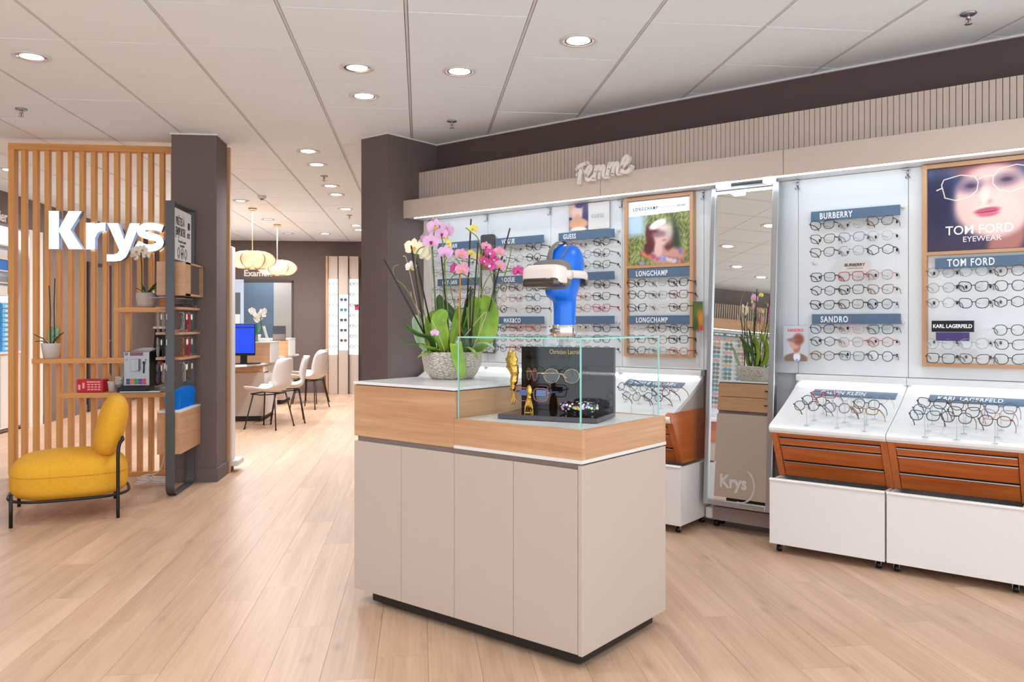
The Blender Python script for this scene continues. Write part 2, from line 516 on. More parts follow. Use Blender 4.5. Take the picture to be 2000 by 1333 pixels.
tag(obj('plank_field', field, M_PLANK, floor), kind='stuff')

# ---- ceiling: 60 x 60 tiles in a grid whose main runners follow Y
ceiling = struct('ceiling', bx(-7.3, 4.6, -1.6, 17.7, CEIL + 0.012, CEIL + 0.12), mat('ceiling_void', (118, 108, 102), 0.9))
GX0, GY0, T = -0.068, 3.982, 0.6
tiles = []
for i in range(-10, 8):
    for j in range(-10, 19):
        x0, y0 = GX0 + i * T, GY0 + j * T
        g = fit(x0 + 0.010, x0 + T - 0.010, y0 + 0.0035, min(y0 + T - 0.0035, 15.19), 0.0)
        if not g or y0 > 15.1 or y0 < -1.9: continue
        dep, vis = seen(x0 + T / 2, y0 + T / 2)
        tiles.append(((0 if vis and dep > 2.2 else 100) + dep, g))
tiles.sort(key=lambda t: t[0])
field = MB(); TLE = {}
for n, (k, g) in enumerate(tiles):
    if n < 290:
        ox, oy = g[0]
        key = tuple((round(p[0] - ox, 3), round(p[1] - oy, 3)) for p in g)
        if key not in TLE: TLE[key] = MB().prism([(p[0], p[1]) for p in key], 'z', CEIL, CEIL + 0.012).mesh('ceiling_tile', M_CEIL)
        place(bpy.data.objects.new('ceiling_tile', TLE[key]), ceiling, (ox, oy, R.uniform(-0.0008, 0.0008)))
    else:
        field.prism(g, 'z', CEIL, CEIL + 0.012)
tag(obj('tile_field', field, M_CEIL, ceiling), kind='stuff')
for i in range(-9, 7):
    x = GX0 + i * T
    y1 = 15.19 if x < 0.1 else 7.04 - x
    if y1 < 0.5: continue
    obj('grid_runner', bx(x - 0.0065, x + 0.0065, -1.55, y1, CEIL + 0.001, CEIL + 0.012), M_GRID, ceiling)

# ---- walls
struct('wall_right', bx(-4.79, 2.6, 4.983, 5.12, 0, CEIL), M_DARKWALL, (0, 0, 0), W45)
struct('trim_1', bx(-4.788, 2.2, 4.966, 4.983, CEIL - 0.012, CEIL - 0.001), M_WHITE, rz=W45)
struct('wall_back', MB().box(-4.70, -3.32, 15.20, 15.34, 0, CEIL).box(-2.28, 0.35, 15.20, 15.34, 0, CEIL).box(-3.32, -2.28, 15.20, 15.34, 2.02, CEIL), M_BACKWALL)
struct('wall_left', MB().box(-4.82, -4.68, 10.82, 15.34, 0, CEIL).box(-4.82, -4.68, 7.9, 8.6, 0, CEIL).box(-4.82, -4.68, 8.6, 10.82, 2.385, CEIL), M_BACKWALL)
struct('wall_left_near', bx(-6.08, -5.94, -1.6, 7.9, 0, CEIL), mat('wall_near_grey', (128, 116, 112), 0.8))
struct('wall_left_return', bx(-6.08, -4.82, 7.9, 8.04, 0, CEIL), M_BACKWALL)
struct('wall_passage', bx(0.30, 0.42, 7.06, 15.2, 0, CEIL), M_BACKWALL)
struct('baseboard_left', bx(-4.68, -4.668, 10.82, 15.19, 0.0, 0.11), M_COLUMN)
struct('baseboard_back', bx(-2.25, -1.66, 15.188, 15.20, 0.0, 0.11), M_COLUMN)
struct('trim_2', MB().box(-4.83, -4.672, 10.47, 10.82, 0, 2.385), M_WHITE)

# pillar beside the slatted screen
p = struct('wall_pillar_left', bx(-1.945, -1.600, 6.715, 7.062, 0, CEIL), M_COLUMN, bevel=0.003)
struct('baseboard_pillar', MB().box(-1.957, -1.588, 6.703, 7.062, 0, 0.105), M_COLUMN, bevel=0.003)
struct('trim_3', MB().box(-1.955, -1.590, 6.705, 6.715, CEIL - 0.012, CEIL).box(-1.600, -1.590, 6.715, 7.06, CEIL - 0.012, CEIL), M_WHITE)
# pillar at the left end of the display wall (turned 45 degrees)
struct('wall_pillar_right', bx(-5.10, -4.79, 4.430, 5.30, 0, CEIL), M_COLUMN, rz=W45)
struct('trim_4', MB().box(-5.11, -4.78, 4.420, 4.430, CEIL - 0.010, CEIL).box(-4.79, -4.78, 4.43, 4.966, CEIL - 0.010, CEIL).box(-5.12, -5.10, 4.42, 5.3, CEIL - 0.03, CEIL), M_WHITE, rz=W45)

# ---- white laminate display stand edge just behind the left pillar
t = thing('freestanding_display', 'white and oak display stand seen edge-on behind the left brown pillar', 'display stand', (-1.95, 7.12, 0))
obj('oak_side_panel', bx(0.03, 0.372, -0.055, -0.015, 0.0, CEIL - 0.03), M_OAKZ, t)
obj('white_back', bx(0.03, 0.385, -0.010, 0.10, 0.10, 1.90), M_WHITE, t, bevel=0.01)
obj('foot', bx(0.03, 0.43, -0.008, 0.22, 0.05, 0.10), M_WHITE, t, bevel=0.01)
obj('base', bx(0.03, 0.36, 0.0, 0.15, 0.0, 0.05), mat('brown_base', (92, 62, 40), 0.6), t)

# ---- downlights
def downlight(x, y, lit=True, where='', watts=None):
    t = thing('ceiling_downlight', ('lit round recessed downlight ' if lit else 'unlit round recessed downlight ') + where, 'ceiling light', (x, y, CEIL))
    obj('trim_ring', MB().lathe([(0.075, -0.001), (0.098, -0.001), (0.100, -0.004), (0.096, -0.007), (0.078, -0.0065), (0.075, -0.001)], 32, cap0=False, cap1=False), M_WHITE, t)
    obj('reflector', MB().lathe([(0.075, -0.0055), (0.072, -0.0045), (0.062, -0.0035)], 32, cap0=False, cap1=False), M_CHROME if not lit else M_GREYTRIM, t)
    obj('lamp_disc', MB().lathe([(0.0005, -0.0040), (0.062, -0.0038)], 32, cap0=False, cap1=False), M_LAMPON if lit else M_LAMPOFF, t)
    if lit:
        l = bpy.data.lights.new('downlight_beam', 'SPOT'); l.energy = (watts or DOWN_W) * (10 if y < 7 else 25); l.color = (0.92, 1.0, 1.08)
        l.spot_size = math.radians(150); l.spot_blend = 0.9; l.shadow_soft_size = 0.06
        place(bpy.data.objects.new('downlight_beam', l), t, (0, 0, -0.02))
for a in ((-2.168, 4.882, False, 'over the yellow chair, far left of the ceiling'),
          (-0.368, 4.882, False, 'just in front of another lit one, near the ceiling centre'),
          (-0.368, 5.482, True, 'right behind the unlit one near the ceiling centre'),
          (0.232, 4.882, True, 'above the orchid bowl, left of the nearest one'),
          (0.832, 4.282, True, 'nearest to the viewer, above the Femme lettering'),
          (-0.968, 7.282, True, 'first of the row leading away between the pillars'),
          (-0.968, 7.882, True, 'second of the row leading away between the pillars'),
          (-0.968, 9.082, True, 'just past the first sprinkler of the back row'),
          (-0.968, 9.682, True, 'fourth of the row leading away between the pillars'),
          (-0.968, 10.882, True, 'just before the second sprinkler of the back row'),
          (-0.968, 12.682, True, 'next to last beside the right pillar edge'),
          (-0.968, 13.282, True, 'farthest beside the right pillar edge'),
          (-1.568, 13.882, True, 'nearest the back wall above the lit frames'),
          (-2.168, 10.282, False, 'above the nearer woven pendant lamp'),
          (-2.168, 12.082, False, 'between the two woven pendant lamps'),
          (-2.168, 13.882, False, 'close to the back wall behind the pendants'),
          (-3.968, 8.482, True, 'far left, seen beside the slatted screen'),
          (-0.968, 3.082, True, 'seen in the tall mirror, upper right'),
          (-1.568, 3.082, True, 'seen in the tall mirror, upper middle'),
          (-3.568 - 0.4, 2.482, True, 'seen in the tall mirror, left middle'),
          (-4.568, 1.882, True, 'seen in the tall mirror, lowest'),
          (0.832, 1.882, True, 'over the open floor before the cabinet'),
          (-1.568, 0.682, True, 'over the open floor behind the viewer'),
          (2.032, 3.082, True, 'over the right hand counters'),
          (2.032, 1.282, True, 'over the open floor at the far right'),
          (-3.368, 5.482, True, 'over the floor left of the yellow chair'),
          (-2.768, 3.082, True, 'over the open floor left of the cabinet'),
          (-3.368, 11.482, True, 'over the desk area behind the screen'),
          (-2.168, 8.482, True, 'behind the left pillar over the passage')):
    downlight(*a)

def sprinkler(x, y, where):
    t = thing('sprinkler_head', 'metal fire sprinkler ' + where, 'sprinkler', (x, y, CEIL))
    obj('escutcheon', MB().lathe([(0.012, 0.0), (0.036, -0.001), (0.038, -0.005), (0.030, -0.010), (0.012, -0.011)], 20, cap0=False), M_ALU, t)
    obj('body', MB().tube([(0, 0, -0.008), (0, 0, -0.030)], 0.009, 10).tube([(0.011, 0, -0.028), (0.014, 0, -0.040), (0.006, 0, -0.052)], 0.002, 6).tube([(-0.011, 0, -0.028), (-0.014, 0, -0.040), (-0.006, 0, -0.052)], 0.002, 6), M_ALU, t)
    obj('bulb', MB().tube([(0, 0, -0.030), (0, 0, -0.050)], 0.003, 8), mat('red_glass_bulb', (190, 40, 30), 0.2), t)
    obj('deflector', MB().lathe([(0.001, -0.052), (0.017, -0.052), (0.017, -0.054), (0.001, -0.054)], 16), M_ALU, t)
for a in ((-2.768, 6.08, 'at the far left above the screen'), (0.232, 6.08, 'in front of the right pillar'), (2.632, 3.70, 'at the top right over the counters'),
          (-0.968, 8.482, 'nearer one in the back ceiling'), (-0.968, 11.482, 'farther one in the back ceiling')):
    sprinkler(*a)
t = thing('smoke_detector', 'small white smoke detector on the back ceiling', 'smoke detector', (-1.842, 9.88, CEIL))
obj('housing', MB().lathe([(0.050, 0.0), (0.050, -0.02), (0.042, -0.035)], 20, cap0=False), M_WHITE, t)
obj('sensor_cap', MB().lathe([(0.025, -0.035), (0.018, -0.050)], 16), M_GREYTRIM, t)

# ================================================================ LEFT: workshop opening, seen past the screen
struct('wall_workshop', MB().box(-7.2, -4.82, 10.9, 11.0, 0, CEIL).box(-7.2, -7.1, 8.04, 10.9, 0, CEIL), mat('workshop_white', (222, 226, 228), 0.6))
t = thing('workshop_sign', 'white lettering on the dark wall above the workshop opening, left edge', 'sign', (-4.676, 9.48, 2.405), math.pi / 2)
text('lettering', 'Atelier', 0.17, M_TEXTW, t, (0, 0, 0), ext=0.004, off=0.003, xs=0.95)
t = thing('workshop_cabinet', 'white base cabinet in the workshop opening at the left edge', 'cabinet', (-4.98, 9.70, 0))
obj('body', bx(-0.27, 0.22, -0.72, 0.74, 0.04, 0.90), M_WHITE, t)
obj('worktop', bx(-0.28, 0.24, -0.73, 0.75, 0.90, 0.925), M_WHITE, t)
obj('plinth', bx(-0.25, 0.20, -0.70, 0.72, 0.0, 0.04), M_GREYTRIM, t)
for y in (-0.22, 0.26): obj('door_gap', bx(0.219, 0.222, y, y + 0.004, 0.06, 0.89), M_GREYTRIM, t)
M_BLUE1 = mat('blue_plastic', (20, 118, 214), 0.35); M_BLUE2 = mat('light_blue_plastic', (110, 190, 235), 0.35)
for k, (y, w, mm) in enumerate(((9.84, 0.17, M_BLUE1), (10.16, 0.10, M_BLUE2))):
    t = thing('drawer_tower', ('blue' if not k else 'light blue') + ' plastic drawer tower on the white workshop cabinet' + ('' if not k else ', the right one'), 'drawer unit', (-4.90, y, 0.925))
    obj('housing', bx(-0.14, 0.10, -w, w, 0, 0.57), mm, t)
    for r in range(10):
        d = obj('drawer', bx(0.10, 0.112, -w + 0.01, w - 0.01, 0.012 + r * 0.055, 0.060 + r * 0.055), mm, t)
        obj('label_holder', bx(0.112, 0.115, w - 0.14 if not k else -0.04, w - 0.04 if not k else 0.04, 0.024 + r * 0.055, 0.046 + r * 0.055), M_WHITE, d)
t = thing('wall_shelf', 'white wall shelf with trays above the blue drawer tower', 'shelf', (-4.92, 9.70, 1.58))
for z in (0, 0.14, 0.28, 0.42, 0.58): obj('shelf_board', bx(-0.14, 0.10, -0.6, 0.70, z, z + 0.015), M_WHITE, t)
obj('side_panel', bx(-0.14, 0.10, 0.70, 0.715, 0, 0.6), M_ALU, t)
k = 0
for z in (0.015, 0.155, 0.295, 0.435):
    for y in (-0.45, -0.2, 0.05, 0.28, 0.5):
        b = tag(obj('storage_tray', bx(-0.10, 0.08, -0.10, 0.10, 0, 0.07 + 0.03 * ((k * 7) % 3)), (M_BLUE1, M_WHITE, M_WHITE, M_ALU, M_BLUE1)[(k * 3 + int(z * 10)) % 5], None, (-4.92, 9.70 + y, 1.58 + z), bevel=0.004),
            'small storage tray on the workshop wall shelf, glimpsed through the slats', 'tray', 'trays on the workshop shelf'); k += 1
area_light('workshop_light', None, (-5.5, 9.6, CEIL - 0.02), (0, 0, 0), 0.5, 1.6, 70, (226, 240, 255))
# glass wall and sliding door rail farther along the left wall
t = thing('door_1', None, None, (-4.672, 13.0, 0)); del_keys = [k for k in ('label', 'category') if k in t]
t['kind'] = 'structure'
obj('door_leaf', bx(-0.004, 0.012, -0.75, 0.0, 0.02, 2.08), M_COLUMN, t)
obj('door_frame', MB().box(-0.004, 0.02, 0.0, 0.06, 0.0, 2.13).box(-0.004, 0.02, -0.81, -0.75, 0.0, 2.13).box(-0.004, 0.02, -0.75, 0.0, 2.08, 2.13), mat('dark_door_frame', (52, 46, 46), 0.5), t)
obj('door_handle', MB().tube([(0.012, -0.06, 1.0), (0.05, -0.06, 1.0), (0.05, -0.16, 1.0)], 0.008, 8).box(0.012, 0.018, -0.08, -0.04, 0.93, 1.07), M_ALU, t)
t = thing('wall_notice', 'small white and red notice on the left wall behind the slats', 'notice', (-4.676, 12.62, 1.86), math.pi / 2)
obj('board', bx(-0.09, 0.09, -0.004, 0.0, 0, 0.15), M_WHITE, t)
obj('red_print', MB().box(-0.07, 0.0, -0.006, -0.004, 0.03, 0.12).box(0.02, 0.07, -0.006, -0.004, 0.09, 0.12).box(0.02, 0.07, -0.006, -0.004, 0.03, 0.05), mat('red_print', (200, 30, 40), 0.5), t)

# ================================================================ BACK: consulting area
# room beyond the doorway
struct('wall_exam_left', bx(-3.9, -3.42, 15.34, 15.5, 0, 2.6), mat('exam_blue', (112, 134, 152), 0.7))
struct('wall_exam_back', MB().box(-3.9, -2.86, 16.6, 16.7, 0, 2.6), MATS['exam_blue'])
struct('wall_exam_right', MB().box(-2.86, -2.0, 16.55, 16.7, 0, 2.6).box(-2.05, -1.95, 15.34, 16.6, 0, 2.6).box(-3.9, -1.95, 15.34, 16.7, 2.6, 2.7).box(-3.98, -3.9, 15.34, 16.7, 0, 2.6), mat('exam_white', (200, 192, 180), 0.7))
area_light('exam_room_light', None, (-2.9, 15.9, 2.58), (0, 0, 0), 0.6, 0.6, 22, (240, 244, 255))
t = thing('door_2', None, None, (-3.32, 15.19, 0)); t['kind'] = 'structure'
obj('door_frame', MB().box(0, 0.03, -0.02, 0.14, 0, 2.02).box(1.01, 1.04, -0.02, 0.14, 0, 2.02).box(0, 1.04, -0.02, 0.14, 2.0, 2.04), mat('dark_taupe_frame', (84, 72, 70), 0.6), t)
obj('door_leaf', MB().box(0.03, 0.06, -0.32, -0.02, 0.02, 1.99).box(0.03, 0.24, -0.34, -0.31, 0.02, 2.03), mat('pale_blue_door', (178, 192, 212), 0.4), t)
obj('door_glass', bx(0.085, 0.185, -0.345, -0.34, 0.3, 1.80), mat('dark_door_glass', (92, 92, 98), 0.1), t)
obj('door_shelf', MB().box(0.09, 0.18, -0.35, -0.345, 1.25, 1.42).box(0.09, 0.18, -0.35, -0.345, 0.95, 1.10), M_WHITE, t)
t = thing('exam_mirror', 'narrow wall mirror inside the exam room, right of the doorway', 'mirror', (-2.40, 16.54, 0.9))
obj('frame', bx(-0.11, 0.11, -0.012, 0.0, 0, 0.82), M_WHITE, t)
obj('mirror_glass', bx(-0.10, 0.10, -0.016, -0.012, 0.01, 0.60), mat('dark_blue_mirror', (84, 104, 126), 0.05), t)
obj('pale_top', bx(-0.10, 0.10, -0.016, -0.012, 0.61, 0.81), mat('pale_oak_patch', (206, 186, 160), 0.5), t)
t = thing('low_cabinet', 'low beige cabinet in the exam room doorway below the white ledge', 'cabinet', (-2.48, 15.9, 0))
obj('body', bx(-0.25, 0.22, -0.2, 0.2, 0, 0.68), mat('khaki_laminate', (178, 160, 132), 0.5), t)
for x in (-0.24, -0.08, 0.08):
    for z in (0.34, 0.51): obj('door_panel', bx(x, x + 0.15, -0.212, -0.2, z, z + 0.16), MATS['khaki_laminate'], t, bevel=0.003)
obj('ledge', bx(-0.27, 0.24, -0.24, 0.22, 0.68, 0.72), M_WHITE, t)
t = thing('exam_sign', 'white lettering on the back wall behind the pendant lamps', 'sign', (-3.15, 15.192, 2.11))
text('lettering', 'Examen', 0.155, M_TEXTW, t, (0, 0, 0), ext=0.004, off=0.004, xs=1.0)

# lit frame display on the back wall
t = thing('lit_frame_display', 'tall white backlit three-column eyewear display against the back wall', 'display', (-1.67, 15.19, 0))
obj('oak_side', bx(0, 0.035, -0.30, 0, 0.0, 2.46), M_OAKZ, t)
for k, (x0, zl, zh, dy) in enumerate(((0.04, 0.70, 2.06, 0), (0.225, 0.78, 1.78, -0.05), (0.405, 0.70, 2.06, 0))):
    obj('lit_back', bx(x0, x0 + 0.165, -0.20 + dy, -0.10, zl, zh), mat('backlit_panel', (255, 255, 255), 0.4, emit=(246, 250, 255), emit_s=0.75), t)
    obj('top_pillar', bx(x0, x0 + 0.165, -0.26 + dy, -0.10, zh, 2.46), M_FASCIA, t, bevel=0.004)
    obj('bottom_pillar', bx(x0, x0 + 0.165, -0.26 + dy, -0.10, 0.0, zl), M_BEIGE, t, bevel=0.004)
    obj('divider', bx(x0 + 0.166, x0 + 0.176, -0.28 + dy, -0.10, 0.0, 2.10), M_STEELGREY, t)
obj('red_card', bx(0.50, 0.57, -0.215, -0.21, 1.50, 1.60), mat('red_card', (190, 50, 90), 0.5), t)
area_light('desk_area_fill_light', None, (-2.6, 12.2, CEIL - 0.02), (0, 0, 0), 1.2, 3.0, 150, (255, 250, 246))  # added fill without a fixture, brightens the dim back area
# ================================================================ DISPLAY WALL (frame: s along, d deep)
def on_wall(u, v, d):
    """measured pixel -> (s, z) on the plane at depth d of the display wall"""
    r = cam_point(u, v, 1.0) - Vector((0, 0, CAM_Z))
    t = d / ((r.x + r.y) * Q)
    return (r.x - r.y) * Q * t, CAM_Z + r.z * t

# slatted upper fascia
t = wthing('slatted_fascia', 'beige vertically slatted fascia running above the eyewear wall', 'fascia', 0, 0)
obj('backing', bx(-4.786, 0.42, 4.786, 4.97, 2.20, 2.483), M_GROOVE, t)
me = bx(0, 0.0268, 4.773, 4.786, 2.2355, 2.485).mesh('slat', M_FASCIA)
x = -4.787; n = 0
while x < 0.40:
    place(bpy.data.objects.new('slat', me), t, (x, 0, 0)); x += 0.0302
# lower pelmet with the LED light under it
t = wthing('light_pelmet', 'deep plain beige pelmet with white lights under it above the eyewear wall', 'pelmet', 0, 0)
for a, b in ((-4.79, -2.931), (-2.928, -1.708), (-1.705, 0.42)):
    obj('panel', bx(a, b, 4.600, 4.618, 2.093, 2.235), M_FASCIA, t, bevel=0.0015)
obj('top_board', bx(-4.79, 0.42, 4.618, 4.98, 2.217, 2.235), M_FASCIA, t)
obj('underside', bx(-4.788, 0.42, 4.618, 4.98, 2.097, 2.113), M_PANEL, t)
obj('led_strip', bx(-4.70, 0.40, 4.630, 4.642, 2.088, 2.097), M_LEDW, t)
for k in range(9):
    area_light('led_wash', t, (-4.41 + 0.6 * k, 4.645, 2.080), (math.radians(24), 0, 0), 0.58, 0.015, WASH_W, (214, 238, 255))
for k, (a, b) in enumerate(((-2.12, -2.05), (-1.83, -1.775))):
    obj('spot_housing', bx(a, b, 4.61, 4.67, 2.045 if False else 2.062, 2.093), M_LEDW, t)

# Femme lettering
t = wthing('lettering_sign', 'white brush-script lettering Femme mounted on the beige pelmet', 'sign', -3.10, 4.598, 2.19)
S = MB()
W = 0.028
def fl(pts, w=W, k=0): stroke(S, [tuple(p) for p in spline([(a, b) for a, b in pts], 5)], w, -0.026 - 0.0004 * k, 0.0, round_caps=True)
# F
fl([(0.016, 0.004), (0.026, 0.05), (0.036, 0.104)])
fl([(0.000, 0.096), (0.020, 0.112), (0.050, 0.121), (0.084, 0.127)], 0.025, 1)
fl([(0.004, 0.058), (0.030, 0.066), (0.056, 0.074)], 0.023, 2)
# e
fl([(0.074, 0.040), (0.100, 0.062), (0.116, 0.088), (0.104, 0.104), (0.084, 0.082), (0.074, 0.042), (0.086, 0.016), (0.112, 0.016), (0.134, 0.036)], 0.023, 3)
# m
fl([(0.134, 0.012), (0.146, 0.050), (0.154, 0.092)], 0.026, 4)
fl([(0.150, 0.056), (0.168, 0.088), (0.184, 0.092), (0.186, 0.072), (0.178, 0.020)], 0.023, 5)
fl([(0.184, 0.052), (0.200, 0.084), (0.214, 0.090), (0.218, 0.074), (0.210, 0.036), (0.222, 0.016), (0.238, 0.028)], 0.023, 6)
# m
fl([(0.236, 0.016), (0.248, 0.056), (0.258, 0.100)], 0.026, 7)
fl([(0.252, 0.062), (0.272, 0.094), (0.288, 0.098), (0.290, 0.078), (0.282, 0.028)], 0.023, 8)
fl([(0.288, 0.058), (0.306, 0.092), (0.320, 0.096), (0.324, 0.080), (0.318, 0.046), (0.326, 0.026), (0.342, 0.034)], 0.023, 9)
# e
fl([(0.352, 0.062), (0.382, 0.088), (0.398, 0.116), (0.386, 0.132), (0.364, 0.110), (0.350, 0.066), (0.362, 0.036), (0.392, 0.034), (0.420, 0.062)], 0.024, 10)
obj('letters', S, mat('pale_letter_white', (224, 214, 206), 0.5), t)

# panels, one per 60 cm bay
S0 = [-4.706, -4.106, -3.506, -2.906, -2.306, -1.706, -1.106, -0.506]
where = ['behind the orchids at the pillar', 'behind the orchids right half', 'behind the blue head', 'behind the framed poster beside the mirror', 'behind the tall mirror',
         'right of the tall mirror', 'behind the framed portrait poster', 'at the right image edge']
for k, s in enumerate(S0):
    t = wthing('wall_panel', 'white wall panel ' + where[k], 'panel', s, 4.86)
    obj('upper_panel', bx(0.0015, 0.5985, -0.02, 0, 0.955, 2.095), M_PANEL, t, bevel=0.001)
    obj('base_panel', bx(0, 0.6, 0.03, 0.05, 0.0, 0.955), M_BEIGE if k != 4 else M_PANEL, t)
    if k == 4: obj('base_board', bx(0.0, 0.6, 0.0, 0.03, 0.03, 0.12), M_GREYTRIM, t)
    obj('shelf_hook', MB().tube([(0.0, -0.03, 2.092), (0.0, -0.03, 2.052)], 0.005, 6).tube([(0.0, -0.03, 2.052), (0.012, -0.045, 2.040), (0.0, -0.055, 2.034), (-0.008, -0.045, 2.044)], 0.004, 6).box(-0.03, 0.01, -0.036, -0.026, 2.085, 2.092), M_ALU, t)
    if k in (0, 1, 2, 5):
        for a, b in ((0.575, 1.885), (0.575, 1.255), (0.10, 1.600)) if k != 1 else ((0.575, 1.555),):
            obj('panel_standoff', MB().tube([(a, -0.02, b), (a, -0.036, b)], 0.010, 12), M_WHITE, t)
t = wthing('wall_end_panel', 'white upright end panel of the eyewear wall at the right pillar', 'panel', -4.79, 4.86)
obj('board', bx(0.0, 0.08, -0.03, 0.0, 0.0, 2.095), M_WHITE, t)

# brand strips
def brand_sign(body, s, z, label, w=0.478, tx=0.055, d=4.795, xs=0.70, size=0.048):
    t = wthing('brand_sign', label, 'sign', s, d, z)
    obj('strip', bx(0, w, 0, 0.012, 0, 0.056), mat('slate_blue_strip', (84, 108, 134), 0.55), t, bevel=0.001)
    if body: text('lettering', body, size, M_TEXTW, t, (tx, -0.001, 0.0105), ext=0.001, xs=xs, off=0.0010, spacing=1.18)
    return t
A, Bz, Cz = 1.839, 1.551, 1.246
for z, w in ((A, 'top'), (Bz, 'middle')):
    brand_sign('RAY-BAN', -4.60, z, 'slate blue strip, ' + w + ' one behind the orchids nearest the pillar', 0.44)
    brand_sign('VOGUE', -3.985, z, 'slate blue strip, ' + w + ' one between orchids and blue head', 0.442)
brand_sign('MAX&CO', -3.965, Cz, 'slate strip, lowest one between orchids and blue head', 0.425)
for z, w in ((A, 'top'), (Bz, 'middle'), (Cz, 'lowest')):
    brand_sign('GUESS', -3.406, z, 'slate blue strip, ' + w + ' one behind the blue head', 0.46, 0.042)
brand_sign('LONGCHAMP', -2.828, Bz + 0.003, 'dark strip directly under the garden portrait poster', 0.464)
brand_sign('LONGCHAMP', -2.828, Cz, 'dark strip halfway down the oak frame left of the mirror', 0.464)
brand_sign('BURBERRY', -1.617, A, 'blue strip at the top of the panel right of the mirror', 0.479, 0.05)
brand_sign('SANDRO', -1.611, Cz, 'dark strip in the lower half of the panel right of the mirror', 0.476, 0.05)
brand_sign('TOM FORD', -0.965, 1.537, 'dark strip under the large portrait poster at the right edge', 0.50, 0.058, size=0.054)

# small cards and holders
t = wthing('card_holder', 'small beige card between rows of glasses, panel right of the mirror', 'card', -1.439, 4.76, 1.540)
obj('card', bx(0, 0.151, 0, 0.006, 0, 0.056), mat('beige_card', (216, 208, 196), 0.5), t)
text('lettering', 'BURBERRY', 0.023, M_TEXTK, t, (0.0755, -0.0005, 0.028), ext=0.0004, off=0.0006, align='CENTER')
text('small_lettering', 'LONDON ENGLAND', 0.009, M_TEXTK, t, (0.0755, -0.0005, 0.014), ext=0.0003, align='CENTER')
t = wthing('card_holder', 'black card with purple base block inside the oak frame at right', 'card', -0.962, 4.70, 1.205)
obj('card', bx(0, 0.193, 0, 0.02, 0, 0.058), M_BLACKPL, t)
text('lettering', 'KARL LAGERFELD', 0.026, M_TEXTW, t, (0.0965, -0.001, 0.021), ext=0.0005, off=0.0008, align='CENTER', xs=0.88)
obj('base_block', bx(0.02, 0.172, 0.0, 0.02, -0.046, -0.002), mat('purple_block', (62, 44, 104), 0.4), t)

# ---- printed posters: painted colour fields on fine grids
def lin1(c): c = max(0, min(255, c)) / 255; return c / 12.92 if c <= 0.04045 else ((c + 0.055) / 1.055) ** 2.4
def painted(name, w, h, nu, nv, base, blobs, lines=(), rough=0.35, parent=None, loc=(0, 0, 0), emit=0.0):
    """flat printed picture in the x-z plane; blobs: cx, cy, rx, ry, angle, rgb, softness"""
    me = bpy.data.meshes.new(name)
    vs = [(w * i / nu, 0, h * j / nv) for j in range(nv + 1) for i in range(nu + 1)]
    fs = [(j * (nu + 1) + i, j * (nu + 1) + i + 1, (j + 1) * (nu + 1) + i + 1, (j + 1) * (nu + 1) + i) for j in range(nv) for i in range(nu)]
    me.from_pydata(vs, [], fs)
    at = me.color_attributes.new('Col', 'FLOAT_COLOR', 'POINT'); buf = []
    import numpy as np
    U, V = np.meshgrid(np.arange(nu + 1) / nu, np.arange(nv + 1) / nv)
    C = np.zeros(U.shape + (3,))
    b = base(U, V) if callable(base) else np.array(base, float)
    C[:] = b
    for cx, cyy, rx, ry, an, rgb, so in blobs:
        c, s = math.cos(math.radians(an)), math.sin(math.radians(an))
        x = (U - cx) * w / h; y = V - cyy
        p = (x * c + y * s) / rx; q = (-x * s + y * c) / ry
        d = np.sqrt(p * p + q * q)
        a = np.clip((1 + so - d) / (2 * so), 0, 1); a = a * a * (3 - 2 * a)
        C = C * (1 - a[..., None]) + np.array(rgb, float) * a[..., None]
    for pts, wd, rgb in lines:
        D = np.full(U.shape, 9.0)
        for (x0, y0), (x1, y1) in zip(pts, pts[1:]):
            ax, ay, bx_, by = x0 * w / h, y0, x1 * w / h, y1
            dx, dy = bx_ - ax, by - ay; L2 = dx * dx + dy * dy + 1e-9
            tt = np.clip(((U * w / h - ax) * dx + (V - ay) * dy) / L2, 0, 1)
            D = np.minimum(D, np.hypot(U * w / h - ax - tt * dx, V - ay - tt * dy))
        a = np.clip((wd - D) / (wd * 0.6), 0, 1)
        C = C * (1 - a[..., None]) + np.array(rgb, float) * a[..., None]
    C = np.clip(C / 255, 0, 1)
    Ln = np.where(C <= 0.04045, C / 12.92, ((C + 0.055) / 1.055) ** 2.4)
    full = np.concatenate([Ln, np.ones(U.shape + (1,))], axis=2).reshape(-1)
    at.data.foreach_set('color', full)
    me.materials.append(attr_mat('printed_picture' if not emit else 'printed_backlit', rough, emit)); me.update()
    return place(bpy.data.objects.new(name, me), parent, loc)

# garden portrait poster in its oak frame (left of the mirror)
def oak_frame(label, s, w, zb, zt, zd):
    t = wthing('oak_display_frame', label, 'frame', s, 4.838, 0)
    obj('side', bx(0, 0.023, -0.045, 0, zb, zt), M_OAKZ, t, bevel=0.001)
    obj('side', bx(w - 0.022, w, -0.045, 0, zb, zt), M_OAKZ, t, bevel=0.001)
    obj('top_rail', bx(0.022, w - 0.022, -0.045, 0, zt - 0.022, zt), M_OAK, t, bevel=0.001)
    obj('bottom_rail', bx(0.022, w - 0.022, -0.045, 0, zb, zb + 0.02), M_OAK, t, bevel=0.001)
    obj('divider', bx(0.022, w - 0.022, -0.045, 0, zd, zd + 0.018), M_OAK, t, bevel=0.001)
    obj('back_panel', bx(0.022, w - 0.022, -0.008, -0.001, zb + 0.02, zd), M_PANEL, t)
    return t
oak_frame('tall oak display frame left of the tall mirror', -2.865, 0.505, 1.030, 2.090, 1.617)
oak_frame('tall oak display frame at the right image edge', -1.028, 0.60, 1.020, 2.092, 1.610)
import numpy as np
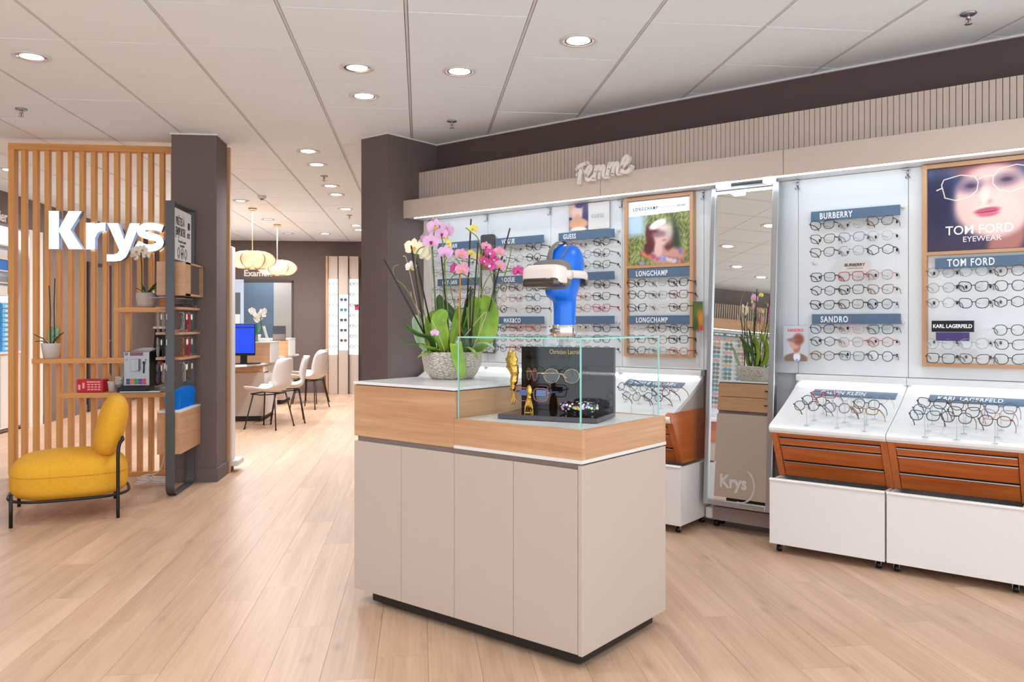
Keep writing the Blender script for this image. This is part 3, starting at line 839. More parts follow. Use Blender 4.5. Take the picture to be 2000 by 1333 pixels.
def trees(U, V):
    n = np.sin(U * 41 + np.sin(V * 23) * 2.1) * np.sin(V * 37 + np.sin(U * 29) * 2.4) + 0.6 * np.sin(U * 97 + V * 61) * np.sin(V * 113 - U * 41)
    sky = np.clip((0.36 - U) * 6, 0, 1) * np.clip((V - 0.40) * 8, 0, 1)
    g = np.stack([132 + 34 * n, 140 + 32 * n, 86 + 26 * n], -1)
    s = np.array([186., 212., 232.])
    g = g * (1 - sky[..., None]) + s * sky[..., None]
    top = (V > 0.765 + 0.02 * U)[..., None]
    return np.where(top, np.array([244., 248., 250.]), g)
t = wthing('portrait_poster', 'poster of a woman in a white headscarf before green trees', 'poster', -2.842, 4.815, 1.637)
obj('board', bx(0, 0.459, 0.001, 0.006, 0, 0.428), M_WHITE, t)
painted('printed_picture', 0.459, 0.428, 170, 160, trees, [
    (0.74, 0.38, 0.10, 0.30, 8, (60, 72, 60), 0.5),
    (0.62, 0.13, 0.30, 0.13, 0, (208, 150, 140), 0.3)] + [(0.22 + 0.67 * ((k * 0.618) % 1), 0.03 + 0.17 * ((k * 0.377) % 1), 0.045, 0.03, k * 40, ((150, 150, 206), (226, 128, 92), (228, 196, 186), (176, 96, 110), (120, 130, 190))[k % 5], 0.6) for k in range(34)] + [
    (0.37, 0.42, 0.085, 0.21, 10, (104, 52, 56), 0.25), (0.33, 0.26, 0.075, 0.10, 0, (96, 46, 52), 0.35), (0.66, 0.34, 0.075, 0.13, -10, (100, 50, 54), 0.35),
    (0.49, 0.24, 0.07, 0.13, 0, (228, 188, 178), 0.35), (0.54, 0.46, 0.135, 0.185, 0, (228, 192, 184), 0.28),
    (0.46, 0.55, 0.10, 0.10, 25, (112, 60, 62), 0.6), (0.48, 0.62, 0.155, 0.062, 20, (232, 234, 234), 0.25),
    (0.55, 0.47, 0.13, 0.045, 5, (160, 124, 134), 0.9), (0.60, 0.37, 0.05, 0.02, 0, (206, 130, 138), 0.9), (0.66, 0.50, 0.06, 0.14, 0, (206, 196, 178), 0.9), (0.56, 0.56, 0.10, 0.04, 0, (236, 214, 210), 0.9)],
    [([(0.38, 0.665), (0.39, 0.672)], 0.012, (70, 78, 80)), ([(0.44, 0.69), (0.45, 0.695)], 0.012, (70, 78, 80)), ([(0.34, 0.62), (0.35, 0.625)], 0.010, (70, 78, 80))], parent=t, loc=(0, 0, 0))
text('lettering', 'LONGCHAMP', 0.030, M_TEXTK, t, (0.035, -0.0005, 0.365), ext=0.0002, xs=0.75, off=0.0002, spacing=1.5)
obj('rule', bx(0.225, 0.345, -0.0006, 0, 0.375, 0.3758), M_TEXTK, t)
text('small_lettering', 'RIVE PARIS', 0.018, M_GREYTRIM, t, (0.36, -0.0005, 0.370), ext=0.0002, xs=0.7)

def night(U, V):
    base = np.stack([30 + 26 * (1 - V), 26 + 14 * (1 - V) + 26 * V, 70 + 34 * V], -1)
    band = np.exp(-((V - 0.93) / 0.05) ** 2)[..., None]
    return base * (1 - 0.55 * band) + np.array([80., 110., 190.]) * 0.55 * band
t = wthing('portrait_poster', 'large dark poster of a woman face wearing thin round metal glasses', 'poster', -1.004, 4.815, 1.632)
obj('board', bx(0, 0.552, 0.001, 0.006, 0, 0.436), M_WHITE, t)
painted('printed_picture', 0.552, 0.436, 220, 180, night, [
    (0.50, 0.98, 0.40, 0.14, 0, (104, 52, 60), 0.5), (0.50, 0.92, 0.22, 0.06, 0, (214, 124, 128), 0.7), (0.92, 0.72, 0.06, 0.16, -10, (186, 110, 104), 0.4),
    (0.66, 0.10, 0.17, 0.30, -22, (176, 112, 104), 0.3), (0.55, 0.56, 0.42, 0.42, -8, (236, 196, 186), 0.16), (0.58, 0.40, 0.28, 0.24, -8, (242, 208, 196), 0.3), (0.10, 0.62, 0.14, 0.40, 0, (30, 26, 66), 0.5),
    (0.36, 0.76, 0.13, 0.075, 0, (120, 96, 122), 0.8), (0.66, 0.80, 0.13, 0.075, 6, (132, 104, 122), 0.8), (0.37, 0.76, 0.05, 0.023, 0, (66, 56, 84), 0.7), (0.66, 0.80, 0.05, 0.023, 0, (72, 58, 84), 0.7),
    (0.49, 0.56, 0.055, 0.035, 0, (186, 132, 128), 0.8), (0.48, 0.61, 0.05, 0.12, -4, (248, 220, 208), 0.6), (0.50, 0.455, 0.13, 0.032, 6, (198, 84, 112), 0.35), (0.51, 0.415, 0.115, 0.036, 4, (216, 104, 130), 0.35), (0.51, 0.438, 0.12, 0.006, 5, (120, 40, 66), 0.5)],
    [([(0.12, 0.80), (0.14, 0.86), (0.28, 0.90), (0.40, 0.87), (0.43, 0.80), (0.42, 0.70), (0.36, 0.63), (0.24, 0.60), (0.15, 0.64), (0.12, 0.80)], 0.0075, (238, 226, 214)),
     ([(0.55, 0.84), (0.60, 0.93), (0.74, 0.96), (0.85, 0.92), (0.87, 0.82), (0.82, 0.70), (0.70, 0.65), (0.60, 0.68), (0.55, 0.76), (0.55, 0.84)], 0.0075, (238, 226, 214)),
     ([(0.43, 0.83), (0.49, 0.86), (0.55, 0.86)], 0.007, (238, 226, 214)), ([(0.12, 0.76), (0.08, 0.74)], 0.010, (238, 226, 214)), ([(0.87, 0.84), (0.92, 0.86)], 0.010, (238, 226, 214))], parent=t)
text('lettering', 'TOM FORD', 0.066, M_TEXTW, t, (0.085, -0.0005, 0.082), ext=0.0002, off=0.0006, xs=0.92)
text('small_lettering', 'EYEWEAR', 0.040, M_TEXTW, t, (0.165, -0.0005, 0.042), ext=0.0002, xs=1.0)

t = wthing('portrait_poster', 'small poster of a sunlit woman beside a white panel above the blue head', 'poster', -3.33, 4.815, 1.905)
obj('board', bx(0, 0.335, 0.001, 0.006, 0, 0.186), M_WHITE, t)
painted('printed_picture', 0.165, 0.186, 80, 90, (150, 132, 150), [(0.2, 0.8, 0.25, 0.4, 0, (208, 170, 150), 0.5), (0.45, 0.68, 0.26, 0.26, 0, (232, 190, 176), 0.4), (0.55, 0.95, 0.2, 0.10, 0, (58, 54, 110), 0.4), (0.85, 0.55, 0.13, 0.5, 0, (66, 60, 104), 0.5), (0.5, 0.26, 0.42, 0.20, 0, (226, 168, 134), 0.2), (0.45, 0.42, 0.13, 0.2, 0, (222, 164, 132), 0.3), (0.5, 0.04, 0.36, 0.10, 0, (240, 228, 214), 0.2), (0.08, 0.47, 0.07, 0.05, 0, (40, 50, 100), 0.5)], parent=t)
text('lettering', 'GUESS', 0.036, mat('pale_blue_lettering', (120, 162, 190), 0.6), t, (0.19, -0.0005, 0.080), ext=0.0002, xs=0.9, spacing=1.15)

t = wthing('portrait_card', 'small card with a blurred man in brown jacket right of the mirror', 'poster', -1.762, 4.75, 1.030)
obj('card', bx(0, 0.145, 0.001, 0.004, 0, 0.205), M_WHITE, t)
painted('printed_picture', 0.145, 0.205, 70, 100, (196, 196, 204), [(0.5, 0.06, 0.34, 0.17, 0, (132, 108, 92), 0.15), (0.55, 0.12, 0.10, 0.13, 0, (226, 228, 240), 0.2), (0.55, 0.02, 0.035, 0.05, 0, (130, 150, 210), 0.3), (0.55, 0.38, 0.10, 0.16, -12, (176, 118, 104), 0.3), (0.45, 0.52, 0.15, 0.18, 0, (208, 158, 146), 0.3), (0.62, 0.62, 0.15, 0.16, 0, (140, 80, 66), 0.4), (0.35, 0.60, 0.13, 0.05, 0, (150, 116, 116), 0.7)], parent=t)
text('lettering', 'SANDRO', 0.023, mat('red_lettering', (214, 60, 50), 0.5), t, (0.0725, -0.0005, 0.172), ext=0.0002, off=0.0006, align='CENTER')

t = wthing('portrait_card', 'narrow blurred green and orange card hanging beside the tall mirror', 'poster', -2.345, 4.76, 1.208)
obj('card', bx(0, 0.07, 0.001, 0.004, 0, 0.18), M_WHITE, t)
painted('printed_picture', 0.07, 0.18, 40, 90, (80, 104, 46), [(0.8, 0.4, 0.15, 0.3, 0, (206, 130, 50), 0.7), (0.3, 0.2, 0.1, 0.25, 0, (60, 84, 40), 0.6), (0.8, 0.05, 0.1, 0.1, 0, (196, 60, 60), 0.6)], parent=t)
t = wthing('portrait_card', 'small card with a boy in red glasses behind the chrome stand', 'poster', -3.497, 4.77, 1.035)
obj('card', bx(0, 0.11, 0.001, 0.004, 0, 0.19), M_WHITE, t)
painted('printed_picture', 0.11, 0.19, 50, 80, (214, 226, 238), [(0.55, 0.2, 0.2, 0.18, 0, (190, 196, 214), 0.3), (0.55, 0.70, 0.14, 0.19, 0, (226, 180, 162), 0.2), (0.55, 0.86, 0.15, 0.08, 0, (96, 64, 50), 0.3), (0.55, 0.70, 0.14, 0.03, 0, (166, 40, 48), 0.4)], parent=t)

# narrow upright mirror strip between two glasses panels
t = wthing('strip_mirror', 'narrow upright mirror strip with a rounded top behind the orchids', 'mirror', -4.146, 4.80, 1.022)
pl = [(0.0, 0), (0.132, 0), (0.132, 0.895)] + [(0.117 + 0.015 * math.cos(a), 0.895 + 0.015 * math.sin(a)) for a in (0.5, 1.0)] + [(0.117, 0.911), (0.015, 0.911)] + [(0.015 - 0.015 * math.cos(a), 0.895 + 0.015 * math.sin(a)) for a in (1.0, 0.5)] + [(0.0, 0.895)]
obj('frame', MB().prism(pl, 'y', 0.0, 0.02), M_STEELGREY, t)
obj('mirror_glass', bx(0.006, 0.126, -0.002, 0.0, 0.008, 0.82), M_MIRROR, t)

# ---- the curved counters with drawers and their rolling bins
def y_front(z): return -0.42 + (0.65 - z) / 0.25 * 0.13      # slanted drawer front
SURF = [(-0.448, 0.654), (-0.460, 0.668), (-0.462, 0.682), (-0.452, 0.696), (-0.436, 0.704), (-0.380, 0.727), (-0.318, 0.753), (-0.240, 0.788), (-0.160, 0.826), (-0.080, 0.868), (-0.030, 0.900), (0.0, 0.925)]
def surf_z(d):
    y = d - 4.84
    P = SURF[4:]
    for a, b in zip(P, P[1:]):
        if y <= b[0]: return a[1] + (b[1] - a[1]) * (y - a[0]) / (b[0] - a[0])
    return P[-1][1]
SIGNTXT = {2: None, 3: 'ZADIG & VOLTAIRE', 5: 'CALVIN KLEIN', 6: 'KARL LAGERFELD'}
names = {0: 'nearest the right pillar', 1: 'behind the cabinet, left of centre', 2: 'behind the glass case', 3: 'just left of the tall mirror', 5: 'just right of the tall mirror', 6: 'second right of the tall mirror', 7: 'beyond the right image edge'}
for k in (0, 1, 2, 3, 5, 6, 7):
    s = S0[k]
    t = wthing('display_counter', 'white curved counter with cherry wood drawers ' + names[k], 'counter', s, 4.84)
    poly = SURF + [(0.0, 0.885), (-0.160, 0.796), (-0.318, 0.722), (-0.430, 0.672), (-0.436, 0.654)]
    obj('curved_top', MB().prism([(a, b) for a, b in poly], 'x', 0.0015, 0.5985), M_WHITEGLOSS, t, bevel=0.0015)
    obj('ledge', MB().prism([(-0.042, 0.918), (-0.036, 0.914), (0.018, 0.914), (0.018, 0.953), (-0.036, 0.953), (-0.044, 0.944)], 'x', 0.001, 0.599), M_WHITEGLOSS, t, bevel=0.002)
    obj('led_strip', bx(0.03, 0.57, -0.030, -0.015, 0.908, 0.914), M_LEDW, t)
    area_light('ledge_light', t, (0.3, -0.026, 0.906), (math.radians(-8), 0, 0), 0.55, 0.02, LEDGE_W, (232, 244, 255))
    zt = 0.648
    for x in (0.0, 0.565):
        obj('side_panel', MB().prism([(y_front(0.40) - 0.008, 0.398), (0.0, 0.398), (0.0, 0.715), (-0.425, 0.715), (-0.448, 0.706), (-0.455, 0.690), (-0.448, 0.655), (y_front(0.645) - 0.008, 0.645)] if (k == 3 and x > 0) else
                                     [(y_front(0.40) - 0.008, 0.398), (0.0, 0.398), (0.0, 0.660), (y_front(zt) - 0.008, 0.652)], 'x', x, x + 0.035 + (0.006 if k == 3 and x > 0 else 0)), M_CHERRYY, t, bevel=0.002)
        obj('edge_strip', MB().prism([(y_front(0.40) - 0.012, 0.399), (y_front(0.40) - 0.007, 0.399), (y_front(zt) - 0.007, 0.651), (y_front(zt) - 0.012, 0.651)], 'x', x + 0.001, x + 0.034), M_CHERRYZ, t)
    obj('end_infill', MB().prism([(0.0, 0.66), (0.0, 0.885), (-0.160, 0.796), (-0.318, 0.722), (-0.430, 0.672), (-0.43, 0.66)], 'x', 0.575 if k == 3 else 0.002, 0.598 if k == 3 else 0.012), M_BEIGE, t)
    obj('carcass', MB().prism([(y_front(0.41) + 0.03, 0.41), (-0.01, 0.41), (-0.01, 0.65), (y_front(0.65) + 0.03, 0.65)], 'x', 0.036, 0.564), M_GROOVE, t)
    obj('top_rail', MB().prism([(y_front(0.628), 0.628), (y_front(0.628) + 0.02, 0.628), (y_front(0.652) + 0.02, 0.652), (y_front(0.652), 0.652)], 'x', 0.036, 0.564), M_CHERRY, t)
    for z0, z1 in ((0.584, 0.620), (0.494, 0.574), (0.402, 0.484)):
        out = R.uniform(0.0, 0.006)
        d = obj('drawer', MB().prism([(y_front(z0) - out, z0), (y_front(z0) + 0.02 - out, z0), (y_front(z1) + 0.02 - out, z1), (y_front(z1) - out, z1)], 'x', 0.038, 0.562), M_CHERRY, t, bevel=0.001)
        obj('drawer_handle', bx(0.038, 0.562, y_front(z1) - out - 0.010, y_front(z1) - out + 0.012, z1 - 0.001, z1 + 0.0035), M_ALU, d)
    if SIGNTXT.get(k):
        g = wthing('brand_sign', {3: 'blue strip lying on the counter left of the tall mirror', 5: 'blue strip lying on the counter just right of the mirror', 6: 'blue strip lying on the far right counter'}[k], 'sign', s + (0.125 if k != 3 else 0.09), 4.705, surf_z(4.705) + 0.003)
        g.rotation_euler = (math.radians(-90 + 26 + 0), 0, W45); g.rotation_mode = 'XYZ'
        g.rotation_euler = Euler((math.radians(26.5), 0, W45), 'XYZ')
        obj('strip', bx(0, 0.44 if k != 3 else 0.42, 0.0, 0.062, 0, 0.004), MATS['slate_blue_strip'], g)
        text('lettering', SIGNTXT[k], 0.048, M_TEXTW, g, (0.04, 0.016, 0.0045), rot=(0, 0, 0), ext=0.0005, xs=0.74, off=0.0006, spacing=1.08)
    # rolling bin
    sh = 0.065 if k <= 3 else 0.0
    b = wthing('storage_bin', 'white rolling storage bin under the counter ' + names[k], 'bin', s + sh, 4.385 + (0.02 if k <= 3 else 0), 0)
    w = 0.594
    obj('front_panel', bx(0.003, w, 0, 0.016, 0.05, 0.398), M_WHITE, b, bevel=0.0015)
    obj('front_lip', MB().prism([(-0.004, 0.392), (0.016, 0.392), (0.016, 0.406), (0.002, 0.406), (-0.006, 0.398)], 'x', 0.003, w), M_WHITE, b)
    for x in (0.003, w - 0.016): obj('side_wall', bx(x, x + 0.016, 0.016, 0.42, 0.052, 0.396), M_WHITE, b)
    obj('rear_wall', bx(0.02, w - 0.016, 0.40, 0.42, 0.05, 0.396), M_WHITE, b)
    obj('bottom', bx(0.019, w - 0.016, 0.016, 0.40, 0.052, 0.066), M_WHITE, b)
    for x in (0.04, w - 0.04):
        for y in (0.05, 0.37):
            c = obj('caster', MB().tube([(x - 0.011, y, 0.018), (x + 0.011, y, 0.018)], 0.0178, 12), M_BLACKPL, b)
            obj('caster_fork', MB().box(x - 0.014, x - 0.0115, y - 0.008, y + 0.010, 0.016, 0.05).box(x + 0.0115, x + 0.014, y - 0.008, y + 0.010, 0.016, 0.05).box(x - 0.014, x + 0.014, y - 0.012, y + 0.012, 0.044, 0.052), M_ALU, c)
    if k in (5, 6):
        for n in range(5):
            cc = mat('dark_case', (26, 26, 32), 0.5) if k == 5 else mat('violet_case', (72, 60, 110), 0.5)
            o = wthing('eyewear_case', 'dark eyewear case lying in the open rolling bin ' + names[k], 'case', s + 0.09 + n * 0.105, 4.52 + 0.03 * math.sin(n * 2), 0.068, group='cases in the bin ' + names[k])
            obj('case_body', MB().ell((0, 0, 0.14), (0.048, 0.09, 0.14), 14, 8), cc, o)

# slim bin peeking out below the mirror
b = wthing('small_cart', 'low white cart on casters under the tall mirror', 'cart', -2.235, 4.715, 0)
obj('tray', bx(0.0, 0.09, 0.0, 0.14, 0.05, 0.115), M_WHITE, b, bevel=0.002)
for y in (0.03, 0.11): obj('caster', MB().tube([(0.05, y, 0.022), (0.07, y, 0.022)], 0.0215, 12), M_BLACKPL, b)

# ---- tall leaning mirror
lean = math.atan2(0.12, 1.93)
t = thing('tall_mirror', 'tall leaning wall mirror in a brushed metal frame', 'mirror', L2W(-2.208, 4.63, 0.155), rot=Euler((-lean, 0, W45), 'XYZ'))
W_, H_ = 0.425, 1.935
for n, (a, b, c, d) in enumerate(((0, 0.030, 0, H_), (W_ - 0.038, W_, 0, H_))):
    obj('frame_side', bx(a, b, -0.012, 0.035, c, d), M_ALU, t, bevel=0.004)
for c, d in ((0, 0.035), (H_ - 0.025, H_)):
    obj('frame_rail', bx(0.030, W_ - 0.038, -0.012, 0.035, c, d), M_ALU, t, bevel=0.004)
obj('mirror_glass', bx(0.029, W_ - 0.037, 0.0, 0.008, 0.034, H_ - 0.024), M_MIRROR, t)
fr = mat('frosted_film', (214, 208, 202), 0.6, alpha=0.55)
text('etched_lettering', 'Krys', 0.105, fr, t, (0.098, -0.0012, 0.115), ext=0.0003, off=0.0035, xs=0.88)
arc = MB()
pts = [(0.235 + 0.085 * math.cos(a) * 0.95, 0.135 + 0.10 * math.sin(a)) for a in [math.radians(x) for x in range(62, -112, -12)]]
stroke(arc, pts, [0.003] + [0.006 + 0.006 * math.sin(math.pi * i / 13) for i in range(1, len(pts) - 1)] + [0.003], -0.0015, -0.0005)
obj('etched_arc', arc, fr, t)
t = wthing('mirror_wall_bracket', 'grey bracket board behind the foot of the tall mirror', 'bracket', -2.18, 4.70, 0.03)
obj('board', bx(0.0, 0.37, 0.0, 0.12, 0.02, 0.10), M_GREYTRIM, t)
# ================================================================ EYEWEAR
def outline(shape, sgn=1, n=22):
    """lens outline, sgn = +1 for the lens whose outer side is +x"""
    pts = []
    for i in range(n):
        a = 2 * math.pi * i / n; c, s = math.cos(a), math.sin(a)
        if shape == 'round': ax, az, p = 0.0235, 0.0215, 2.1
        elif shape == 'square': ax, az, p = 0.0262, 0.0200, 3.8
        elif shape == 'cat-eye': ax, az, p = 0.0260, 0.0200, 2.7
        elif shape == 'panto': ax, az, p = 0.0248, 0.0212, 2.5
        elif shape == 'narrow': ax, az, p = 0.0262, 0.0155, 2.8
        elif shape == 'hexagonal':
            k = 6
            sec = math.pi / k; f = math.cos(sec) / math.cos(((a + sec) % (2 * sec)) - sec)
            pts.append((0.0270 * c * f * 1.03, 0.0225 * s * f)); continue
        else:
            k = 8; sec = math.pi / k; f = math.cos(sec) / math.cos(((a) % (2 * sec)) - sec)
            pts.append((0.0262 * c * f, 0.0218 * s * f)); continue
        x = ax * math.copysign(abs(c) ** (2 / p), c); z = az * math.copysign(abs(s) ** (2 / p), s)
        if shape == 'cat-eye' and z > 0: z += 0.0055 * max(0, x / ax) ** 1.5; x += 0.0018 * (z / az)
        if shape in ('cat-eye', 'square', 'panto') and z < 0: x *= 1 - 0.16 * (z / az) ** 2
        pts.append((x, z))
    return [(sgn * x * 1.10, z * 1.22) for x, z in pts]

GM = {}
def gl_meshes(shape, thin, bold=False):
    k = (shape, thin, bold)
    if k in GM: return GM[k]
    cx = 0.0365; r = 0.0032 if bold == 'slim' else 0.0042 if bold else 0.0010 if thin else 0.0021
    fr = MB(); le = []; te = []
    for sg in (-1, 1):
        o = outline(shape, sg)
        P = [Vector((sg * cx + x, 0.0025 * abs(x + 0.0) / 0.025, z)) for x, z in o]
        fr.tube(P, r, 6 if not thin else 5, closed=True)
        if not thin:      # heavier brow and outer end piece
            fr.tube([p for p in P if p.z > 0.006] if sg > 0 else [p for p in P if p.z > 0.006], r * 1.25, 5) if False else None
        fr.box(sg * 0.0640, sg * 0.0720, 0.000, 0.004, 0.0055 if not thin else 0.007, 0.0115 if not thin else 0.010)
        m = MB(); c = [(sg * cx + x * 0.97, 0.001, z * 0.97) for x, z in o]
        m.add(c, [tuple(range(len(c)))]); le.append(m.mesh('lens', M_LENS))
        tm = MB()
        w = 0.0012 if not thin else 0.0007; h = 0.0034 if not thin else 0.0012
        pp = [(sg * 0.0715, 0.002, 0.009), (sg * 0.0725, 0.05, 0.0085), (sg * 0.071, 0.09, 0.0065), (sg * 0.069, 0.112, 0.000), (sg * 0.066, 0.132, -0.014)]
        hh = [h, h * 0.8, h * 0.7, h * 0.9, h * 1.0]
        for (a, b), (ha, hb) in zip(zip(pp, pp[1:]), zip(hh, hh[1:])):
            vs = []
            for (x, y, z), q in ((a, ha), (b, hb)):
                vs += [(x - w, y, z - q), (x + w, y, z - q), (x + w, y, z + q), (x - w, y, z + q)]
            tm.add(vs, [(0, 1, 2, 3), (7, 6, 5, 4), (0, 4, 5, 1), (1, 5, 6, 2), (2, 6, 7, 3), (3, 7, 4, 0)])
        te.append(tm.mesh('temple', None))
    zb = 0.005 if shape != 'cat-eye' else 0.004
    fr.tube([(-0.0105, 0.0, zb), (-0.005, -0.0005, zb + 0.003), (0.005, -0.0005, zb + 0.003), (0.0105, 0.0, zb)], r * 1.1, 6)
    GM[k] = (fr.mesh('frame_front', None), le, te)
    return GM[k]

GC = {}
def gmat(col):
    if col in GC: return GC[col]
    P = dict(black=(26, 24, 26), brown=(78, 48, 36), tortoise=(128, 82, 42), amber=(186, 128, 66), red=(172, 26, 32), wine=(120, 34, 40), blue=(60, 90, 130), navy=(44, 54, 84), teal=(60, 110, 128),
             grey=(104, 108, 112), gold=(186, 158, 110), silver=(160, 162, 164), pink=(212, 150, 140), orange=(176, 84, 48), green=(52, 84, 64), olive=(84, 84, 50), magenta=(188, 44, 90), cream=(214, 200, 176))
    if col == 'clear': m = glass('clear_frame', (214, 212, 208), 1.2, 0.25, (220, 214, 208))
    elif col == 'pale blue': m = glass('paleblue_frame', (190, 200, 216), 1.2, 0.45, (150, 164, 190))
    elif col == 'pale pink': m = glass('palepink_frame', (232, 200, 190), 1.2, 0.35, (226, 180, 168))
    elif col in ('tortoise', 'amber'): m = mat('frame_' + col, P[col], 0.25, noise=(160, 1.0, (60, 36, 22)))
    elif col in ('gold', 'silver'): m = mat('frame_' + col, P[col], 0.3, 0.8)
    else: m = mat('frame_' + col, P[col], 0.25)
    GC[col] = m
    return m

def relink(o, m):
    """give a copy its own material while it shares mesh data"""
    if not o.data.materials: o.data.materials.append(m)
    o.material_slots[0].link = 'OBJECT'; o.material_slots[0].material = m

FOLD = []
for sg in (-1, 1):
    FOLD.append(MB().tube([(sg * 0.071, 0.002, 0.009), (sg * 0.070, 0.009 + 0.003 * sg, 0.008), (sg * 0.02, 0.010 + 0.003 * sg, 0.006), (-sg * 0.045, 0.010 + 0.003 * sg, 0.002), (-sg * 0.060, 0.010 + 0.003 * sg, -0.010)], 0.0024, 5).mesh('temple', None))
def glasses(col, shape, label, loc, rot, group, thin=None, tcol=None, name='eyeglasses', cat='glasses', folded=False, scale=1.0, bold=False):
    if thin is None: thin = col in ('gold', 'silver')
    fm, le, te = gl_meshes(shape, thin, bold)
    t = thing(name, label, cat, loc, group=group, rot=rot)
    if scale != 1.0: t.scale = (scale,) * 3
    relink(place(bpy.data.objects.new('frame_front', fm), t), gmat(col))
    for m in le: place(bpy.data.objects.new('lens', m), t)
    if folded:
        te = FOLD
    for m in te: relink(place(bpy.data.objects.new('temple', m), t), gmat(tcol or col))
    return t

ROWZ = [1.802, 1.725, 1.648, 1.512, 1.435, 1.354, 1.218, 1.146, 1.070]
ROWN = ['top', 'second', 'third', 'fourth', 'fifth', 'sixth', 'seventh', 'eighth', 'ninth']
COLN = ['left', 'middle', 'right']
BAYS = [
 ('panel behind the orchids', [-4.50, -4.345, -4.19], '''clear round,clear panto,silver round|gold round,clear panto,clear round|clear panto,gold round,silver panto|clear panto,gold hexagonal,clear round|gold round,clear panto,gold round|clear square,black panto,gold round|black panto,clear square,tortoise panto|clear round,black square,clear panto|gold round,clear panto,black panto'''),
 ('panel between orchids and blue head', [-3.875, -3.717, -3.560], '''clear panto,clear square,black cat-eye|grey cat-eye,clear panto,black panto|black cat-eye,clear round,black round|black panto,brown panto,black panto|clear cat-eye,pale pink panto,teal panto|black panto,cream round,brown panto|black cat-eye,orange panto,orange cat-eye|brown cat-eye,red cat-eye,brown panto|navy panto,red panto,blue cat-eye'''),
 ('panel behind the blue head', [-3.29, -3.137, -2.983], '''red square,clear hexagonal,black hexagonal|clear panto,pale blue panto,grey panto|blue square,clear round,olive cat-eye|brown panto,clear panto,brown panto|clear panto,pale pink panto,black square|clear square,pale pink round,magenta cat-eye|gold round,cream panto,navy cat-eye|clear square,clear panto,navy square|blue panto,black cat-eye,navy panto'''),
 ('oak frame left of the mirror', [-2.715, -2.563, -2.413], '''-|-|-|black cat-eye,clear panto,black cat-eye|black panto,clear square,wine square|black cat-eye,cream panto,tortoise cat-eye|gold panto,tortoise panto,black panto|brown square,amber panto,black square|navy cat-eye,clear panto,orange panto'''),
 ('panel right of the mirror', [-1.520, -1.364, -1.214], '''black cat-eye,clear panto,tortoise cat-eye|tortoise cat-eye,pale blue cat-eye,silver panto|brown cat-eye,clear panto,black hexagonal|black square,red square,pale pink panto|black hexagonal,brown square,amber cat-eye|black cat-eye,brown square,black round|black cat-eye,pale pink panto,green square|black hexagonal,pale pink panto,orange hexagonal|tortoise hexagonal,grey square,black round'''),
 ('oak frame at the right edge', [-0.920, -0.768, -0.612], '''-|-|-|black octagonal,black octagonal,tortoise panto|black octagonal,black cat-eye,black panto|black octagonal,black cat-eye,black hexagonal|-,-,brown panto|clear panto,clear panto,brown cat-eye|black square,tortoise cat-eye,black cat-eye'''),
]
peg = MB().tube([(0, 0.0, 0), (0, 0.105, 0)], 0.0028, 6).mesh('display_peg', M_ACRYL)
lock = bx(-0.0045, 0.0045, 0.085, 0.092, -0.008, 0.008).mesh('peg_lock', M_BLACKPL)
THIN = {('black', 'octagonal')}
for bay, cols, spec in BAYS:
    rack = wthing('peg_rack', 'clear pegs with black locks, ' + bay, 'rack', 0, 4.735)
    for r, row in enumerate(spec.split('|')):
        for c, g in enumerate(row.split(',')):
            if g == '-' : continue
            col, shape = g.rsplit(' ', 1)
            jz, jr = R.uniform(-0.003, 0.003), R.uniform(-0.03, 0.03)
            tc = {('black', 6): 'blue'}.get((col, r)) if bay == 'panel right of the mirror' else None
            if bay == 'panel right of the mirror' and r == 5 and c == 2: tc = 'blue'
            lay = COLN[c] + ' one in the ' + ROWN[r] + ' row'
            glasses(col, shape, f'{col} {shape} glasses, {lay}, {bay}', L2W(cols[c] + R.uniform(-0.003, 0.003), 4.700, ROWZ[r] + jz),
                    Euler((R.uniform(-0.05, 0.02), jr, W45 + R.uniform(-0.05, 0.05)), 'XYZ'), 'glasses on the wall, ' + bay, thin=True if (col, shape) in THIN else None, tcol=tc)
            place(bpy.data.objects.new('display_peg', peg), rack, (cols[c] + 0.004, -0.002, ROWZ[r] - 0.001))
            place(bpy.data.objects.new('peg_lock', lock), rack, (cols[c] + 0.055, 0.0, ROWZ[r] + 0.004))
            place(bpy.data.objects.new('peg_lock', lock), rack, (cols[c] - 0.055, 0.0, ROWZ[r] + 0.004)) if (r + c) % 2 else None

# glasses standing on the curved counters, arms leaning back
CT = {
 'counter just right of the mirror': [
   (1575, 793, 'brown panto'), (1590, 783, 'navy panto'), (1608, 771, 'red narrow'),
   (1635, 797, 'grey panto'), (1650, 786, 'silver panto'), (1662, 776, 'silver panto'),
   (1688, 802, 'amber narrow'), (1692, 790, 'navy panto'), (1708, 779, 'silver panto')],
 'counter at the right edge': [
   (1806, 812, 'navy cat-eye'), (1812, 801, 'teal panto'), (1820, 788, 'black cat-eye'),
   (1868, 816, 'brown panto'), (1882, 805, 'navy cat-eye'), (1886, 792, 'tortoise panto'),
   (1943, 823, 'brown panto'), (1948, 811, 'pale pink cat-eye'), (1955, 798, 'blue panto')],
 'counter left of the mirror': [
   (1222, 752, 'navy round'), (1233, 774, 'grey round'), (1247, 757, 'grey round'),
   (1276, 776, 'navy round'), (1290, 765, 'navy round'), (1282, 756, 'clear round'), (1308, 757, 'pale pink round')],
}
stand = MB().lathe([(0.014, 0.0), (0.014, 0.002), (0.002, 0.003), (0.002, 0.108)], 12)
stand_me = stand.mesh('rod', M_ACRYL)
